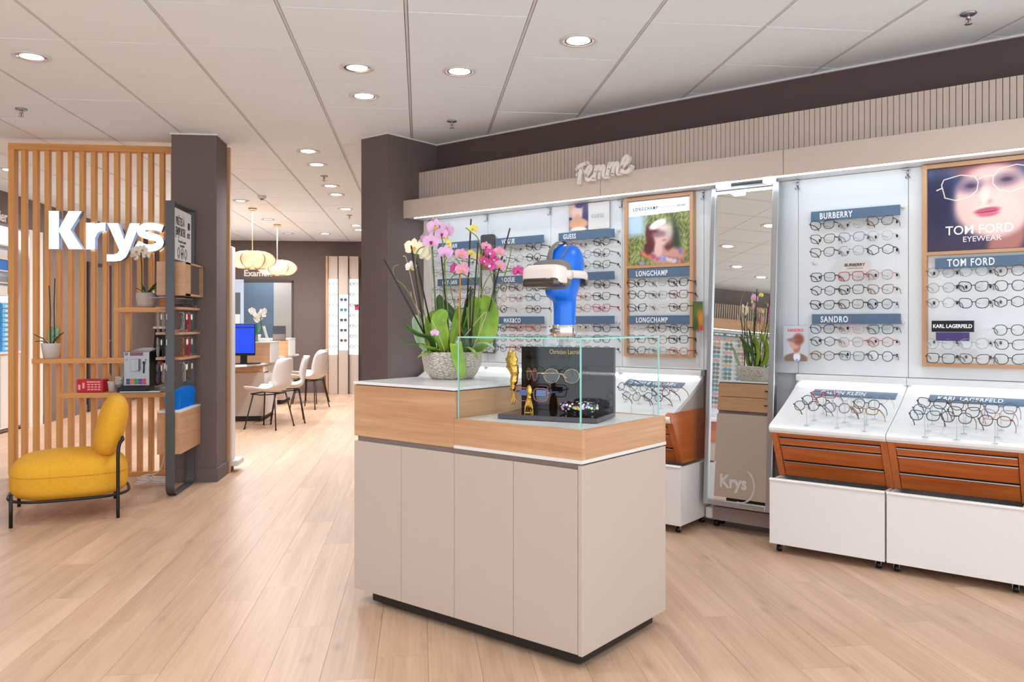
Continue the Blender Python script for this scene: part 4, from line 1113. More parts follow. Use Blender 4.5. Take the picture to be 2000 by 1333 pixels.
for ct, lst in CT.items():
    for n, (u, v, g) in enumerate(lst):
        col, shape = g.rsplit(' ', 1)
        best = None
        for i in range(60):          # depth at which the front hovers 0.11 m above the curved top
            d = 4.32 + 0.006 * i; s, z = on_wall(u, v, d); e = abs(z - surf_z(d) - 0.108)
            if best is None or e < best[0]: best = (e, s, d, z)
        _, s, d, z = best
        rown = ('front', 'middle', 'rear')[n % 3] if 'left' not in ct else ('first from left', 'second from left', 'third from left', 'fourth from left', 'fifth from left', 'sixth from left', 'last')[n]
        coln = COLN[n // 3] if 'left' not in ct else ''
        lab = f'{col} {shape} glasses, {coln} {rown} on {ct}'.replace('  ', ' ') if 'left' not in ct else f'{col} {shape} glasses, {rown}, on {ct}'
        if u in (1222,): ry = -0.35
        else: ry = R.uniform(-0.04, 0.04)
        glasses(col, shape, lab, L2W(s, d, z), Euler((math.radians(-22), ry, W45 + R.uniform(-0.08, 0.05)), 'XYZ'), 'glasses on the ' + ct)
        t = wthing('display_stand', f'clear rod stand, {coln} {rown}, on {ct}'.replace(' ,', ',').replace('  ', ' '), 'stand', s, d + 0.004, surf_z(d + 0.004) + 0.001, group='clear stands on the ' + ct)
        place(bpy.data.objects.new('rod', stand_me), t)

# frames on the backlit display against the back wall
ORD = ['first', 'second', 'third', 'fourth', 'fifth', 'sixth', 'seventh']
bk = [(0.122, 'gold panto'), (0.307, 'x'), (0.487, 'black panto')]
sun = {1: ['teal', 'navy', 'navy', 'teal', 'grey', 'grey'], 2: {1: 'teal', 6: 'green'}}
def sunglasses(col, lens_rgb, label, loc, rot, group, cat='sunglasses', scale=1.0):
    key = 'sun_' + col
    if key not in GM:
        fm, _, te = gl_meshes('panto', True)
        m = MB()
        for sg in (-1, 1):
            c = [(sg * 0.0335 + x * 0.99, 0.001, z * 0.99) for x, z in outline('panto', sg, 14)]
            m.add(c, [tuple(range(len(c)))], 1); m.tube([Vector(p) for p in c], 0.0016, 4, closed=True, mi=0)
        m.tube([(-0.011, 0, 0.008), (0.011, 0, 0.008)], 0.0018, 4)
        for sg in (-1, 1): m.box(sg * 0.058, sg * 0.066, 0, 0.003, 0.006, 0.012).box(sg * 0.0645, sg * 0.0665, 0.002, 0.10, 0.006, 0.011)
        GM[key] = m.mesh('sunglasses', [gmat('gold') if lens_rgb[0] > 120 else gmat('black'), mat('sun_lens_' + col, lens_rgb, 0.08, coat=0.5)])
    o = place(bpy.data.objects.new('sunglasses', GM[key]), None, loc, rot=rot)
    if scale != 1.0: o.scale = (scale,) * 3
    return tag(o, label, cat, group)
SL = {'green': (44, 84, 60), 'brown': (120, 80, 50), 'teal': (50, 116, 136), 'navy': (60, 66, 96), 'grey': (96, 92, 90), 'amber': (176, 128, 60), 'rose': (190, 110, 130), 'wine': (110, 50, 50)}
for r in range(7):
    z = 1.965 - r * 0.187
    glasses('grey', 'narrow', f'narrow grey glasses, {ORD[r]} from the top, left column of the backlit display', (-1.548, 14.965, z), Euler((0, 0, 0)), 'glasses on the backlit display', bold=True)
    glasses(('black', 'teal', 'black', 'grey', 'brown', 'black', 'green')[r], 'panto', f'{("black", "teal", "black", "grey", "brown", "black", "green")[r]} glasses, {ORD[r]} from the top, right column of the backlit display', (-1.185, 14.965, z), Euler((0, 0, 0)), 'glasses on the backlit display', bold=True)
    if r < 6:
        c = ('teal', 'navy', 'teal', 'green', 'grey', 'brown')[r]
        sunglasses(c, SL[c], f'{c} sunglasses, {ORD[r]} from the top, middle column of the backlit display', (-1.363, 14.915, 1.755 - r * 0.182 + 0.11), Euler((0, 0, 0)), 'glasses on the backlit display')

# ================================================================ SUNGLASSES WALL (left wall, seen in the tall mirror)
XW = -5.936
NUMW = ['first', 'second', 'third', 'fourth', 'fifth', 'sixth', 'seventh', 'eighth', 'ninth', 'tenth', 'eleventh', 'twelfth', 'thirteenth', 'fourteenth', 'fifteenth', 'sixteenth', 'lowest']
t = thing('slatted_fascia', 'beige slatted fascia with lettering, seen only in the tall mirror', 'fascia', (XW, 1.9, 0), math.pi / 2)
obj('backing', bx(-2.3, 5.5, -0.16, -0.005, 2.235, 2.485), mat('dark_slat_gap', (96, 66, 52), 0.7), t)
me = bx(0, 0.020, -0.178, -0.16, 2.235, 2.485).mesh('slat', M_FASCIA)
x = -2.3
while x < 5.49:
    place(bpy.data.objects.new('slat', me), t, (x, 0, 0)); x += 0.036
obj('pelmet', bx(-2.3, 5.5, -0.34, -0.005, 2.085, 2.235), M_OAK, t)
obj('led_strip', bx(-2.2, 2.2, -0.22, -0.19, 2.076, 2.085), M_LEDW, t)
area_light('led_wash', t, (1.5, -0.24, 2.07), (math.radians(12), 0, 0), 7.4, 0.05, WASH_W * 13, (224, 240, 255))
t = thing('lettering_sign', 'white script lettering on the fascia seen in the tall mirror', 'sign', (XW + 0.185, 2.16, 2.20), math.pi / 2)
text('lettering', 'Solaires', 0.26, mat('pale_letter_white'), t, (0, 0, 0), ext=0.01, off=0.006, shear=0.35, xs=0.8, align='LEFT')
t = thing('wall_panel', 'white backlit panel of the sunglasses wall seen in the tall mirror', 'panel', (XW, 1.9, 0), math.pi / 2)
obj('board', bx(-2.3, 5.5, -0.03, -0.005, 0.72, 2.085), M_PANEL, t)
t = thing('brand_sign', 'dark strip with small white lettering, seen in the tall mirror', 'sign', (XW + 0.10, 1.9, 1.985), math.pi / 2)
obj('strip', bx(-1.2, 1.2, -0.01, 0.0, 0, 0.055), mat('green_grey_strip', (74, 84, 80), 0.5), t)
for k in range(6): text('lettering', 'RAY-BAN', 0.034, M_TEXTW, t, (0.1 + (k - 3) * 0.2, -0.012, 0.016), ext=0.001, off=0.001, align='CENTER')
t = thing('display_counter', 'white counter with cherry wood fronts, seen low in the tall mirror', 'counter', (XW, 1.9, 0), math.pi / 2)
obj('counter_top', MB().prism([(-0.46, 0.64), (0, 0.64), (0, 0.76), (-0.44, 0.70), (-0.462, 0.68)], 'x', -2.3, 5.5), M_WHITEGLOSS, t)
obj('body', bx(-2.3, 5.5, -0.38, -0.01, 0.33, 0.64), M_CHERRY, t)
obj('base', bx(-2.3, 5.5, -0.36, -0.01, 0.0, 0.33), M_BEIGE, t)
for k in range(5): obj('door_knob', MB().ell((-0.9 + 0.42 * k, -0.388, 0.60), (0.008, 0.008, 0.008), 8, 6), M_ALU, t)
names_ = list(SL)
for c, y in enumerate((2.22, 2.02, 1.82, 1.62, 1.42, 1.22)):
    n = 17 if y > 1.75 else 11
    for r in range(n):
        cc = names_[(c * 5 + r * 3 + (r * r + c) % 4) % 8]
        if R.random() < 0.35: cc = ('brown', 'green', 'amber')[(r + c) % 3]
        sunglasses(cc, SL[cc], f'{cc} sunglasses, {NUMW[r]} row, {NUMW[c]} column of the wall in the mirror', (XW + 0.11, y, 1.925 - r * 0.066), Euler((0, 0, math.pi / 2)), 'sunglasses seen in the tall mirror')
# ================================================================ ISLAND CABINET  (s -2.863..-1.634, d 2.446..3.069)
t = wthing('island_cabinet', 'two-level beige cabinet with oak band and white tops in the centre', 'cabinet', -2.863, 2.446)
LX, MX, DY = 1.229, 0.609, 0.623          # length, step position, depth
obj('plinth', bx(0.09, LX - 0.028, 0.030, DY - 0.06, 0.014, 0.06), mat('black_plinth', (26, 20, 20), 0.5), t)
for x in (0.14, 0.62, 1.10):
    for y in (0.10, DY - 0.10): obj('adjustable_foot', MB().lathe([(0.022, 0.0), (0.022, 0.006), (0.012, 0.010), (0.012, 0.03)], 12, (x, y)), M_BLACKPL, t)
obj('carcass', bx(0.004, LX - 0.019, 0.019, DY - 0.02, 0.058, 0.745), M_GREYTRIM, t)
for n, (a, b) in enumerate(((0.0, 0.3005), (0.3025, 0.6080), (0.6100, 0.9135), (0.9155, LX - 0.020))):
    obj('door', bx(a, b, 0.0, 0.018, 0.058, 0.722 if n < 2 else 0.722), M_BEIGE, t, bevel=0.0012)
obj('end_panel', bx(LX - 0.018, LX, 0.0, DY, 0.055, 0.738), M_BEIGE, t, bevel=0.0012)
obj('end_panel', bx(0.0, 0.004, 0.019, DY - 0.02, 0.058, 0.722), M_BEIGE, t)
for a, b in ((0.0, 0.605), (0.609, LX - 0.020)): obj('rear_door', bx(a, b, DY - 0.018, DY, 0.058, 0.722), M_BEIGE, t, bevel=0.0012)
# low side: white trim, oak band, inset white top
obj('trim_slab', bx(MX + 0.002, LX + 0.002, -0.004, DY + 0.002, 0.744, 0.757), M_WHITE, t, bevel=0.001)
zl = 0.864
obj('oak_band', bx(MX, LX, 0.0, 0.020, 0.757, zl), M_OAK, t, bevel=0.0008)
obj('oak_band', bx(LX - 0.020, LX, 0.020, DY - 0.02, 0.757, zl), M_OAKY, t, bevel=0.0008)
obj('oak_band', bx(MX, LX, DY - 0.020, DY, 0.757, zl), M_OAK, t, bevel=0.0008)
obj('low_top', bx(MX, LX - 0.020, 0.020, DY - 0.02, 0.80, zl - 0.002), M_WHITEGLOSS, t)
# tall side
zt_ = 0.972
obj('oak_front', bx(0.0, MX - 0.001, 0.0, 0.020, 0.745, zt_), M_OAK, t, bevel=0.0008)
obj('oak_step_side', bx(MX - 0.021, MX - 0.001, 0.020, DY - 0.02, 0.757, zt_), M_OAKY, t, bevel=0.0008)
obj('oak_end', bx(0.0, 0.020, 0.020, DY - 0.02, 0.745, zt_), M_OAKY, t, bevel=0.0008)
for z0, z1 in ((0.748, 0.857), (0.861, zt_ - 0.002)):
    d = obj('rear_drawer', bx(0.0, MX - 0.003, DY - 0.020, DY, z0, z1), M_OAK, t, bevel=0.001)
    obj('drawer_handle', MB().tube([(0.40, DY, (z0 + z1) / 2), (0.40, DY + 0.022, (z0 + z1) / 2), (0.52, DY + 0.022, (z0 + z1) / 2), (0.52, DY, (z0 + z1) / 2)], 0.005, 6), M_BLACKPL, d)
obj('shadow_gap', bx(0.006, MX - 0.006, 0.006, DY - 0.006, zt_, zt_ + 0.004), M_BLACK, t)
obj('high_top', bx(-0.003, MX + 0.004, -0.003, DY + 0.003, zt_ + 0.004, 0.988), M_WHITEGLOSS, t, bevel=0.001)

# ---- glass case on the low side
t = wthing('glass_case', 'clear frameless glass display case with teal edges on the low cabinet side', 'glass case', -2.248, 2.462, zl)
w, dd, h, g = 0.598, 0.582, 0.326, 0.005
t['label'] = 'clear frameless glass display case with teal edges on the low cabinet side'
for nm, a in (('front_pane', (g, w - g, 0, g)), ('back_pane', (g, w - g, dd - g, dd)), ('side_pane', (0, g, 0, dd)), ('side_pane', (w - g, w, 0, dd))):
    x0, x1, y0, y1 = a
    if nm[0] in 'fb': m = MB().add([(x0, y0, 0), (x1, y0, 0), (x1, y0, h), (x0, y0, h)], [(0, 1, 2, 3)])
    else: m = MB().add([(x1, y0, 0), (x1, y1, 0), (x1, y1, h), (x1, y0, h)], [(0, 1, 2, 3)])
    obj(nm, m, M_GLASS, t)
obj('top_pane', MB().add([(0, 0, h + g), (w, 0, h + g), (w, dd, h + g), (0, dd, h + g)], [(0, 1, 2, 3)]), M_GLASS, t)
for x in (0, w - g):
    for y in (0, dd - g): obj('upright_edge', bx(x, x + g, y, y + g, 0, h), M_GLASSEDGE, t)
for a in ((0, w, 0, g), (0, w, dd - g, dd), (0, g, g, dd - g), (w - g, w, g, dd - g)): obj('top_edge', bx(a[0], a[1], a[2], a[3], h, h + g), M_GLASSEDGE, t)

# ---- black counter display inside the case
M_PIANO = mat('glossy_black_acrylic', (12, 9, 11), 0.04, spec=0.4)
M_DGREY = mat('dark_grey_edge', (66, 62, 70), 0.35)
A14 = W45 + math.radians(15)
t = thing('counter_display', 'glossy black acrylic eyewear display stand inside the glass case', 'display', L2W(-2.116, 2.556, zl), A14)
obj('base_plate', bx(0, 0.417, 0, 0.250, 0, 0.018), M_DGREY, t, bevel=0.0008)
obj('base_gloss', bx(0.002, 0.415, 0.002, 0.248, 0.018, 0.0185), M_PIANO, t)
obj('back_board', bx(0.004, 0.414, 0.236, 0.248, 0.0185, 0.285), M_PIANO, t, bevel=0.0008)
obj('board_edge', bx(0.414, 0.418, 0.232, 0.250, 0.0185, 0.285), M_DGREY, t)
text('lettering', 'Christian Lacroix', 0.026, M_GOLDTXT, t, (0.205, 0.2355, 0.256), ext=0.0003, xs=0.8, off=0.0001, align='CENTER')
def LD(x, y, z): return L2W(-2.116, 2.556, zl) + Matrix.Rotation(A14, 3, 'Z') @ Vector((x, y, z))
M_ROSEG = mat('rose_gold_metal', (196, 122, 100), 0.25, 0.9)
GC['rose gold'] = M_ROSEG; GC['pale gold'] = mat('pale_gold_metal', (206, 190, 140), 0.25, 0.8)
glasses('rose gold', 'round', 'rose gold round glasses seen edge-on in the glass case, upper left', LD(0.085, 0.150, 0.172), Euler((0, 0, A14 - math.radians(48)), 'XYZ'), 'eyewear in the glass case', thin=True)
glasses('pale gold', 'octagonal', 'pale gold octagonal glasses in the glass case, upper right', LD(0.218, 0.150, 0.168), Euler((0, 0, A14 + math.radians(10)), 'XYZ'), 'eyewear in the glass case', thin=True, scale=1.15)
GC['pink crystal'] = glass('pink_crystal', (230, 170, 175), 1.2, 0.35, (220, 150, 160))
glasses('pink crystal', 'square', 'large pink crystal glasses with patterned arms, lower row of the glass case', LD(0.098, 0.120, 0.090), Euler((0, 0, A14), 'XYZ'), 'eyewear in the glass case', tcol='blue', thin=False, scale=1.1)
for n, (x, z, rr) in enumerate(((0.085, 0.172, 0), (0.218, 0.168, 0), (0.098, 0.085, 0))):
    pass
# gilded ornaments
t = thing('gold_ornament', 'gilded feather ornament with tassel hanging on the left edge of the black stand', 'ornament', LD(-0.004, 0.150, 0.0185), A14)
m = MB().ell((0, 0, 0.205), (0.026, 0.013, 0.050), 20, 14, fn=lambda p: Vector((p.x * (1.0 + 0.15 * math.sin(p.z * 9)), p.y, p.z)))
m.tube(spline([(0.008, 0, 0.19), (0.012, 0.003, 0.15), (0.008, 0, 0.11), (0.006, 0, 0.09)], 5), [0.020] * 5 + [0.016] * 5 + [0.012] * 6, 12)
m.ell((0.006, 0, 0.092), (0.012, 0.011, 0.012), 12, 8)
obj('feather_body', m, M_GOLD, t)
m = MB()
for k in range(6): m.tube(spline([(0.006, 0, 0.086), (0.002 + 0.003 * k - 0.004, 0.002 * (k % 2), 0.055), (0.001 + 0.003 * k, 0.001, 0.022 + 0.008 * (k % 3))], 4), 0.0018, 5)
obj('tassel', m, M_GOLD, t)
m = MB()
for k in range(9): m.tube([(-0.021 + 0.002 * k, -0.012, 0.18 + 0.006 * k), (0.012, -0.014, 0.19 + 0.005 * k)], 0.0012, 4)
obj('feather_ribs', m, M_GOLD, t)
t = thing('gold_ornament', 'gilded butterfly-shaped ornament standing behind the pink glasses bridge', 'ornament', LD(0.098, 0.095, 0.0185), A14)
m = MB().prism([(-0.020, 0.0), (0.020, 0.0), (0.017, 0.03), (0.008, 0.058), (-0.008, 0.058), (-0.017, 0.03)], 'y', -0.004, 0.004)
m.ell((0, 0, 0.088), (0.013, 0.008, 0.026), 14, 10); m.ell((0, 0, 0.062), (0.010, 0.008, 0.012), 12, 8)
for k in range(-2, 3): m.tube([(k * 0.002, -0.006, 0.055), (k * 0.007, -0.006, 0.003)], 0.002, 5)
obj('body', m, M_GOLD, t)
obj('pin', MB().tube([(0, 0, 0), (0, 0, 0.02)], 0.0012, 5), M_ALU, t)
for k, (x, rgb) in enumerate(((-0.038, 0), (0.036, 1))):
    o = painted('patterned_arm_cover', 0.044, 0.024, 40, 24, lambda U, V: np.stack([60 + 60 * np.sign(np.sin(U * 24) * np.sin(V * 13)), 110 + 70 * np.sin(U * 31 + 2) * np.sin(V * 17), 180 + 50 * np.sin(U * 41) * np.cos(V * 21)], -1), [], parent=t, loc=(x - 0.022, 0.04, 0.066))
# floral glasses case
t = thing('eyewear_case', 'black floral patterned eyewear case lying in the glass case', 'case', LD(0.292, 0.155, 0.0185 + 0.024), A14 + math.radians(4))
m = MB().ell((0, 0, 0), (0.082, 0.032, 0.024), 28, 14, fn=lambda p: Vector((math.copysign(abs(p.x) ** 0.45, p.x), math.copysign(abs(p.y) ** 0.8, p.y), math.copysign(abs(p.z) ** 0.8, p.z))))
fm_ = bpy.data.materials.new('floral_print'); fm_.use_nodes = True; nt = fm_.node_tree; b = nt.nodes['Principled BSDF']; b.inputs['Roughness'].default_value = 0.25
tc = nt.nodes.new('ShaderNodeTexCoord'); vo = nt.nodes.new('ShaderNodeTexVoronoi'); vo.inputs['Scale'].default_value = 70
nt.links.new(tc.outputs['Object'], vo.inputs['Vector'])
lt = nt.nodes.new('ShaderNodeMath'); lt.operation = 'LESS_THAN'; lt.inputs[1].default_value = 0.42; nt.links.new(vo.outputs['Distance'], lt.inputs[0])
hs = nt.nodes.new('ShaderNodeHueSaturation'); hs.inputs['Saturation'].default_value = 0.65; hs.inputs['Value'].default_value = 1.1; nt.links.new(vo.outputs['Color'], hs.inputs['Color'])
mx = nt.nodes.new('ShaderNodeMix'); mx.data_type = 'RGBA'; mx.inputs[6].default_value = lin((26, 20, 26)); nt.links.new(lt.outputs[0], mx.inputs[0]); nt.links.new(hs.outputs[0], mx.inputs[7]); nt.links.new(mx.outputs[2], b.inputs['Base Color'])
obj('case_shell', m, fm_, t)
obj('clasp', bx(-0.01, 0.01, -0.034, -0.031, -0.006, 0.006), M_GOLD, t)

# ---- mannequin head with VR headset on the glass top
HB = L2W(-1.920, 2.745, zl + h + g + 0.0005)
yaw_h = math.radians(-137)     # facing towards the left front
t = thing('mannequin_head', 'blue faceless display head on a chrome drum on the glass case', 'mannequin head', HB, yaw_h)
obj('chrome_drum', MB().lathe([(0.048, 0.0), (0.049, 0.001), (0.049, 0.046), (0.048, 0.047)], 40), M_CHROME, t)
def neck_ring(z, rx, ry, cx): return [(cx + rx * math.cos(a), ry * math.sin(a), z) for a in [2 * math.pi * i / 28 for i in range(28)]]
sec = [(0.047, 0.0475, 0.0475, 0.0), (0.075, 0.0475, 0.0475, 0.0), (0.105, 0.048, 0.048, -0.001), (0.135, 0.050, 0.0495, -0.002), (0.150, 0.055, 0.051, 0.001),
       (0.158, 0.072, 0.054, 0.018), (0.172, 0.084, 0.058, 0.022), (0.195, 0.089, 0.063, 0.018), (0.225, 0.093, 0.069, 0.012), (0.255, 0.098, 0.074, 0.006), (0.285, 0.101, 0.076, 0.0), (0.315, 0.098, 0.075, -0.004),
       (0.340, 0.089, 0.069, -0.006), (0.360, 0.074, 0.058, -0.008), (0.374, 0.052, 0.042, -0.009), (0.382, 0.026, 0.021, -0.010), (0.3845, 0.004, 0.004, -0.010)]
vs = []; 
for z, rx, ry, cx in sec: vs += neck_ring(z, rx, ry, cx)
fs = [(i * 28 + k, i * 28 + (k + 1) % 28, (i + 1) * 28 + (k + 1) % 28, (i + 1) * 28 + k) for i in range(len(sec) - 1) for k in range(28)]
o = obj('head', MB().add(vs, fs, 0, True), M_BLUEHEAD, t, sub=1); o.scale = (0.94, 0.94, 0.985)
t2 = thing('vr_headset', 'off-white virtual reality headset with dark visor worn by the blue head', 'headset', HB + Vector((0, 0, 0.243)), yaw_h)
def rbox(ax, ay, az, p, c, nu=32, nv=16, taper=0.0):
    def fn(q):
        x = math.copysign(abs(q.x) ** p, q.x); y = math.copysign(abs(q.y) ** p, q.y); z = math.copysign(abs(q.z) ** p, q.z)
        return Vector((x, y * (1 - taper * max(0, x)), z))
    return MB().ell(c, (ax, ay, az), nu, nv, fn=fn)
obj('foam_mask', rbox(0.040, 0.088, 0.060, 0.55, (0.088, 0, 0.004)), M_HEADSETG, t2)
obj('shell', rbox(0.042, 0.094, 0.045, 0.45, (0.128, 0, -0.004)), M_HEADSETW, t2)
obj('visor', rbox(0.040, 0.091, 0.0215, 0.40, (0.1315, 0, -0.0285)), M_VISOR, t2)
obj('logo_bar', bx(0.140, 0.146, -0.020, 0.020, 0.039, 0.0415), M_HEADSETG, t2)
for sg in (-1, 1):
    m = MB().tube(spline([(0.110, sg * 0.090, 0.002), (0.05, sg * 0.090, 0.004), (-0.02, sg * 0.084, 0.004), (-0.068, sg * 0.064, -0.002)], 5), 0.0052, 10, flat=3.2, up=(0, 0, 1))
    obj('side_arm', m, M_HEADSETW, t2)
    obj('arm_joint', MB().tube([(0.088, sg * 0.086, 0.0), (0.088, sg * 0.098, 0.0)], 0.018, 16), M_HEADSETW, t2)
m = MB().tube(spline([(-0.056, 0.070, -0.006), (-0.088, 0.045, -0.012), (-0.099, 0, -0.014), (-0.088, -0.045, -0.012), (-0.056, -0.070, -0.006)], 5), 0.0075, 10, flat=3.3, up=(0, 0, 1))
obj('rear_cradle', m, M_HEADSETG, t2)
m = MB().tube(spline([(0.098, 0.0, 0.050), (0.088, 0.0, 0.100), (0.045, 0.0, 0.136), (0.0, 0.0, 0.141), (-0.05, 0.0, 0.126), (-0.088, 0.0, 0.080), (-0.100, 0.0, 0.0)], 5), 0.013, 8, flat=0.18)
obj('top_strap', m, M_HEADSETG, t2)
m = MB().tube(spline([(0.088, 0.040, 0.05), (0.062, 0.055, 0.100), (0.02, 0.035, 0.132), (0.0, 0.0, 0.1405)], 5), 0.009, 8, flat=0.25)
obj('cross_strap', m, M_HEADSETG, t2)

# ================================================================ ORCHID BOWL
PC = Vector((0.150, 3.900, 0.988)); DEP = -PC.x * math.sin(YAW) + PC.y * math.cos(YAW)
bowl = thing('orchid_bowl', 'textured greige ceramic bowl holding the orchids on the tall cabinet side', 'bowl', PC)
prof = [(0.092, 0.0), (0.100, 0.003), (0.118, 0.025), (0.134, 0.055), (0.142, 0.090), (0.144, 0.122), (0.141, 0.128), (0.136, 0.126), (0.132, 0.105)]
fine = []
for (r0, z0), (r1, z1) in zip(prof[:6], prof[1:6]):
    for k in range(4): fine.append((r0 + (r1 - r0) * k / 4, z0 + (z1 - z0) * k / 4))
fine += prof[5:]
pm = bpy.data.materials.new('crackled_ceramic'); pm.use_nodes = True; nt = pm.node_tree; b = nt.nodes['Principled BSDF']; b.inputs['Roughness'].default_value = 0.5
tc = nt.nodes.new('ShaderNodeTexCoord'); mp = nt.nodes.new('ShaderNodeMapping'); mp.inputs['Scale'].default_value = (26, 26, 70)
nz = nt.nodes.new('ShaderNodeTexNoise'); nz.inputs['Scale'].default_value = 9; ad = nt.nodes.new('ShaderNodeVectorMath'); ad.operation = 'MULTIPLY_ADD'; ad.inputs[1].default_value = (0.03, 0.03, 0.03)
nt.links.new(tc.outputs['Object'], nz.inputs['Vector']); nt.links.new(nz.outputs['Color'], ad.inputs[0]); nt.links.new(tc.outputs['Object'], ad.inputs[2]); nt.links.new(ad.outputs[0], mp.inputs['Vector'])
vo = nt.nodes.new('ShaderNodeTexVoronoi'); vo.feature = 'DISTANCE_TO_EDGE'; vo.inputs['Scale'].default_value = 1.6; nt.links.new(mp.outputs[0], vo.inputs['Vector'])
rr = nt.nodes.new('ShaderNodeMapRange'); rr.inputs[1].default_value = 0.0; rr.inputs[2].default_value = 0.09; nt.links.new(vo.outputs['Distance'], rr.inputs[0])
mx = nt.nodes.new('ShaderNodeMix'); mx.data_type = 'RGBA'; mx.inputs[6].default_value = lin((136, 122, 108)); mx.inputs[7].default_value = lin((200, 190, 176)); nt.links.new(rr.outputs[0], mx.inputs[0]); nt.links.new(mx.outputs[2], b.inputs['Base Color'])
bp = nt.nodes.new('ShaderNodeBump'); bp.inputs['Strength'].default_value = 0.8; bp.inputs['Distance'].default_value = 0.003; nt.links.new(rr.outputs[0], bp.inputs['Height']); nt.links.new(bp.outputs[0], b.inputs['Normal'])
obj('bowl_shell', MB().lathe(fine, 48, cap1=False), pm, bowl)
m = MB().lathe([(0.001, 0.108), (0.06, 0.110), (0.133, 0.104)], 24, cap0=False, cap1=False)
for k in range(70):
    a, r = R.uniform(0, 6.28), R.uniform(0.01, 0.122)
    p = Vector((r * math.cos(a), r * math.sin(a), 0.108)); q = p + Vector((R.uniform(-1, 1), R.uniform(-1, 1), R.uniform(0, 0.9))).normalized() * R.uniform(0.01, 0.024)
    m.tube([p, q], R.uniform(0.003, 0.006), 5)
tag(obj('orchid_bark', m, M_BARK, bowl), kind='stuff')
plant = thing('orchid_plant', 'mixed pink, white and magenta orchids growing from the greige bowl', 'orchid', PC + Vector((0, 0, 0.10)))
OFF = PC + Vector((0, 0, 0.10))
def CP(u, v, dz=0.0): return cam_point(u, v, DEP + dz) - OFF
CAMDIR = (Vector((0, 0, CAM_Z)) - PC).normalized()
def leaf(parent, pts, w, material, curl=0.25, n=14, nm='leaf', up=None):
    P = spline(pts, 5); m = len(P); 
    fw = (P[-1] - P[0]).normalized()
    def fn(u, v):
        i = min(int(v * (m - 1)), m - 2); f = v * (m - 1) - i; p = P[i].lerp(P[i + 1], f)
        tt = (P[min(i + 2, m - 1)] - P[max(i - 1, 0)]).normalized()
        side = tt.cross(up if up is not None else Vector((0, 0, 1)))
        if side.length < 0.2: side = tt.cross(CAMDIR)
        side.normalize(); nn = side.cross(tt)
        ww = w * (0.35 + 0.65 * min(1, v * 3)) * math.sqrt(max(0.0, 1 - max(0, (v - 0.55) / 0.45) ** 2.2))
        x = (u - 0.5) * 2
        return p + side * (x * ww / 2) + nn * (abs(x) ** 1.5 * ww * curl) 
    return obj(nm, MB().surf(fn, 6, n), material, parent, solid=0.0025)
# big leaves (measured outlines; each with its own depth)
VIEWUP = CAMDIR
leaf(plant, [CP(926, 692, 0.02), CP(950, 655, 0.0), CP(956, 612, 0.02), CP(944, 576, 0.05)], 0.088, M_LEAF, 0.12, up=VIEWUP)
leaf(plant, [CP(915, 692, 0.03), CP(928, 645, 0.04), CP(925, 605, 0.06), CP(930, 580, 0.09)], 0.072, M_LEAF, 0.15, up=VIEWUP)
leaf(plant, [CP(868, 690, -0.03), CP(862, 655, -0.05), CP(858, 625, -0.04), CP(872, 606, -0.02)], 0.075, M_LEAF, 0.18, up=VIEWUP)
leaf(plant, [CP(845, 690, 0.0), CP(838, 660, 0.02), CP(840, 630, 0.04), CP(848, 606, 0.08)], 0.050, M_LEAF, 0.2, up=VIEWUP)
leaf(plant, [CP(878, 690, -0.02), CP(886, 655, 0.0), CP(893, 625, 0.02), CP(897, 598, 0.05)], 0.042, M_LEAF, 0.2, up=VIEWUP)
leaf(plant, [CP(850, 688, -0.04), CP(835, 663, -0.09), CP(810, 655, -0.13), CP(786, 632, -0.16)], 0.055, M_LEAFD, 0.25)
leaf(plant, [CP(850, 690, -0.05), CP(825, 676, -0.10), CP(800, 673, -0.14), CP(782, 662, -0.16)], 0.034, M_LEAFD, 0.25)
leaf(plant, [CP(860, 690, -0.06), CP(845, 684, -0.10), CP(830, 680, -0.12), CP(818, 672, -0.13)], 0.050, M_LEAF, 0.2)
leaf(plant, [CP(850, 694, -0.08), CP(835, 690, -0.12), CP(825, 694, -0.14), CP(816, 699, -0.15)], 0.022, M_LEAF, 0.2)
leaf(plant, [CP(892, 686, -0.08), CP(890, 672, -0.14), CP(896, 705, -0.17), CP(905, 740, -0.165)], 0.056, M_LEAF, 0.15, up=VIEWUP)
leaf(plant, [CP(900, 688, -0.06), CP(912, 680, -0.10), CP(925, 688, -0.13), CP(933, 698, -0.14)], 0.024, M_LEAF, 0.2)
leaf(plant, [CP(920, 686, 0.0), CP(940, 672, -0.04), CP(955, 676, -0.06), CP(966, 684, -0.07)], 0.036, M_LEAFP, 0.2)
leaf(plant, [CP(835, 690, 0.05), CP(822, 665, 0.08), CP(815, 635, 0.10), CP(812, 615, 0.12)], 0.050, M_LEAFP, 0.2, up=VIEWUP)
leaf(plant, [CP(905, 690, 0.03), CP(902, 650, 0.05), CP(880, 610, 0.09), CP(862, 585, 0.12)], 0.045, M_LEAFD, 0.2, up=VIEWUP)
leaf(plant, [CP(915, 690, 0.03), CP(908, 640, 0.06), CP(915, 595, 0.09), CP(920, 560, 0.12)], 0.040, M_LEAFD, 0.2, up=VIEWUP)
leaf(plant, [CP(880, 690, 0.04), CP(868, 640, 0.06), CP(860, 600, 0.09), CP(858, 575, 0.1)], 0.045, M_LEAFD, 0.2, up=VIEWUP)
leaf(plant, [CP(905, 690, 0.0), CP(915, 668, 0.0), CP(910, 650, 0.02), CP(898, 640, 0.03)], 0.034, M_LEAFD, 0.2, up=VIEWUP)
leaf(plant, [CP(850, 690, -0.02), CP(842, 680, -0.02), CP(846, 665, 0.0), CP(856, 650, 0.02)], 0.030, M_LEAF, 0.2, up=VIEWUP)

